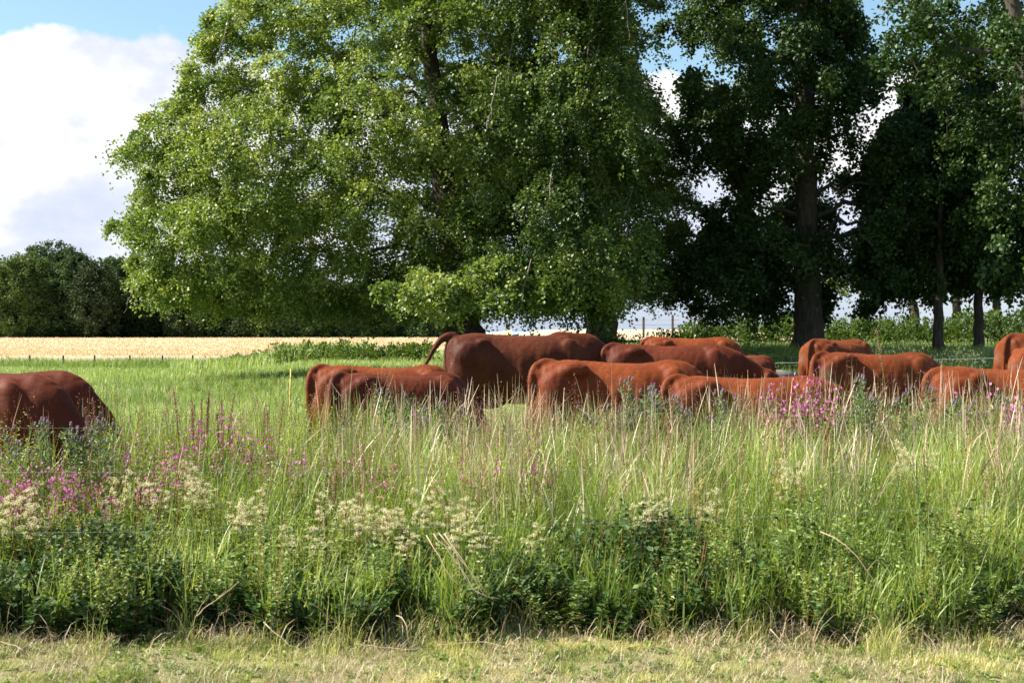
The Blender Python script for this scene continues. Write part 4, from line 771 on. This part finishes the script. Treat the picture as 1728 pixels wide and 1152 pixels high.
        return [('stem', st, M['red_stem'] if ns > 1 else M['green_stem']), ('leaves', lf, M['herb']), ('seed_head', fl, M['seed'])]
    if kind == 'weed':
        for _ in range(7):
            b = rng.normal(0, .06, 2); e = b + rng.normal(0, .12, 2); q = np.linspace(0, 1, 6)[:, None]; h = rng.uniform(.6, 1.0)
            P = np.concatenate([b + (e - b) * q, q * h], 1); tube(st, P, np.linspace(.006, .002, 6), 5, .5); m = 120
            t = rng.uniform(.1, 1, m)[:, None]; c = np.concatenate([b + (e - b) * t, t * h], 1); th = rng.uniform(0, 6.28, m); D = np.stack([np.cos(th), np.sin(th), rng.uniform(0, .9, m)], 1)
            off = rng.uniform(0, .09, (m, 1)) * (1.15 - t); leaves(lf, c + unit(D) * off, D, rvec(rng, m) * .8 + np.array([0, 0, 1]), rng.uniform(.03, .055, m), .02, rng.uniform(0, 1, m))
        return [('stem', st, M['green_stem']), ('leaves', lf, M['herb'])]
PROTO = {k: [[(n, mb.mesh(n, m), m) for n, mb, m in proto(k, s * 13 + 5)] for s in range(3)] for k in ('campion', 'meadowsweet', 'thistle', 'dock', 'reed', 'weed')}
NM = {'campion': ('campion_plant', 'wildflower'), 'meadowsweet': ('meadowsweet_plant', 'wildflower'), 'thistle': ('thistle', 'thistle'), 'dock': ('dock_plant', 'dock'), 'reed': ('grass_seed_stem', 'grass stem'), 'weed': ('leafy_weed', 'weed')}
prg = np.random.default_rng(55)
def plants(kind, group, where, pts):
    """pts: (px of the top, py of the top, distance); the plant is scaled so its top reaches there"""
    pts = sorted(pts)
    for i, (px, py, d) in enumerate(pts):
        x, y, z = G(px, d); h = PZ(py, d) - z
        pos = '' if len(pts) == 1 else (f'{words[i]} from the left ' if i < len(words) else '')
        o = empty(NM[kind][0], (x, y, z), f'{pos}{where}' if pos else where, NM[kind][1], group, prg.uniform(0, 6.28) if kind != 'reed' else 0)
        s = max(h, .2) * (1.0 if kind != 'reed' else 1.0); w = min(1.15, max(.8, s)); o.scale = (w, w, s)
        for n, me, m in PROTO[kind][i % 3]: link(n, me, o)
plants('campion', 'campions at the far left', 'of the campions in the dense pink patch at the left edge', [(4, 780, 8.6), (22, 795, 8.5), (40, 785, 8.8), (62, 800, 8.5), (85, 782, 8.7), (108, 778, 8.9), (132, 780, 8.7), (12, 812, 8.2), (75, 815, 8.3), (145, 795, 8.6), (50, 770, 9.2)])
plants('campion', 'campions left of the stake', 'of the campions blooming below the meadow, left of the yellow stake', [(320, 702, 10.4), (335, 708, 10.2), (380, 692, 10.4), (305, 742, 9.2), (290, 760, 9.0)])
plants('campion', 'campions in the middle', 'of the campions among tall grass below the bull', [(690, 690, 11.6), (880, 742, 9.6), (905, 738, 9.8), (915, 770, 9.2), (830, 770, 9.2), (790, 785, 9.0)])
plants('campion', 'campions by the grazing head', 'of the bright campions in front of the lowered cow head', [(1312, 652, 11.6), (1330, 655, 11.3), (1342, 632, 11.6), (1356, 616, 11.8), (1366, 640, 11.4), (1378, 636, 11.6), (1390, 652, 11.3), (1400, 655, 11.6), (1322, 672, 11.2), (1350, 664, 11.1)])
plants('campion', 'campions at the right edge', 'of the campions in front of the right edge cow', [(1672, 655, 11.4), (1690, 652, 11.2), (1702, 668, 11.0), (1716, 660, 11.3), (1728, 672, 11.2)])
plants('campion', 'campions scattered at left', 'of the loosely scattered campions in the left third of the strip', [(165, 770, 9.2), (200, 745, 9.6), (236, 772, 9.1), (262, 735, 9.8), (428, 715, 10.3), (460, 735, 9.9), (505, 755, 9.5), (560, 745, 9.8), (640, 770, 9.4), (180, 820, 8.4), (270, 806, 8.6)])
plants('meadowsweet', 'meadowsweet at the left edge', 'of the cream meadowsweets at the left edge under the pink patch', [(10, 838, 8.0), (32, 826, 8.1), (52, 830, 8.2), (66, 845, 8.0)])
plants('meadowsweet', 'meadowsweet left of centre', 'of the cream meadowsweets between the pink patch and the picture centre', [(205, 802, 8.6), (232, 798, 8.7), (252, 805, 8.5), (325, 772, 9.0), (343, 790, 8.8), (356, 805, 8.6), (392, 836, 8.2), (425, 826, 8.3), (438, 845, 8.1), (485, 880, 7.9)])
plants('meadowsweet', 'meadowsweet near the centre', 'of the dense cream meadowsweets near the picture centre', [(542, 884, 7.9), (552, 838, 8.2), (578, 836, 8.2), (596, 846, 8.1), (612, 838, 8.2), (636, 852, 8.1), (655, 856, 8.1), (668, 866, 8.0), (682, 900, 7.8), (710, 818, 8.4), (745, 812, 8.5), (768, 850, 8.1), (775, 872, 7.9), (798, 840, 8.2), (905, 882, 7.9), (835, 890, 7.9)])
plants('meadowsweet', 'meadowsweet right of centre', 'of the scattered cream meadowsweets in the right half', [(1082, 845, 8.2), (1098, 832, 8.3), (1115, 840, 8.2), (1192, 820, 8.4), (1340, 780, 8.8), (1355, 775, 8.9), (1520, 752, 9.3), (1535, 748, 9.4), (1548, 756, 9.3)])
plants('thistle', 'thistles before the dark cow', 'of the thistles in front of the small dark cow', [(575, 676, 11.8), (676, 652, 11.6), (704, 664, 11.7), (735, 670, 11.6), (772, 676, 11.7)])
plants('thistle', 'thistles before the chestnut cow', 'of the mauve topped thistles in front of the two chestnut cows', [(1015, 668, 11.3), (1035, 670, 11.4), (1058, 668, 11.2), (1078, 655, 11.4), (1092, 634, 11.2), (1106, 630, 11.4), (1122, 638, 11.2), (1138, 662, 11.4), (1160, 662, 11.6), (1190, 662, 11.3), (1235, 655, 11.6)])
plants('thistle', 'thistles in the right half', 'of the thistles right of the lowered cow head', [(1432, 648, 11.4), (1452, 628, 11.3), (1464, 640, 11.5), (1492, 634, 11.6), (1535, 650, 11.4), (1604, 645, 11.2), (1632, 658, 11.4), (1655, 664, 11.5)])
plants('thistle', 'thistles by the left cattle', 'of the leafy thistles in front of the left edge cattle', [(40, 702, 9.2), (70, 700, 9.3), (130, 690, 9.4), (160, 680, 9.5), (185, 700, 9.3)])
plants('dock', 'docks in the left half', 'of the reddish docks standing in the left half of the strip', [(158, 668, 9.6), (320, 660, 10.6), (345, 655, 10.8), (372, 660, 10.8), (455, 672, 11.0), (560, 790, 9.0), (620, 786, 9.0)])
plants('dock', 'docks in the right half', 'of the brownish docks standing in the right half of the strip', [(1262, 648, 11.0), (1236, 720, 10.2), (1668, 720, 9.8), (1388, 700, 10.2)])
plants('reed', None, 'tall purple seed stem arching up right of the far muddy cow', [(1520, 556, 10.6)])
plants('reed', None, 'tall seed stem rising in front of the small dark cow', [(690, 626, 11.2)])
plants('weed', 'leafy weeds at the front', 'of the tall leafy weeds at the front edge of the strip', [(628, 905, 7.55), (975, 960, 7.5), (1190, 890, 7.7), (1360, 790, 8.0), (1300, 880, 7.7), (1400, 860, 7.8), (1460, 890, 7.7), (1560, 880, 7.7), (1632, 860, 7.8), (410, 930, 7.55), (220, 900, 7.6)])
plants('weed', None, 'broad leafy weed growing beside the thin yellow stake', [(513, 648, 17.5)])
plants('weed', 'weeds standing in the left pasture', 'of the weeds in the pasture below the nettle bank', [(352, 630, 38), (372, 622, 40), (395, 628, 37), (424, 618, 40), (440, 630, 36), (462, 622, 38), (330, 636, 34)])
plants('weed', None, 'leafy green shoot growing alone out of the verge at the bottom right', [(1665, 985, 7.3)])
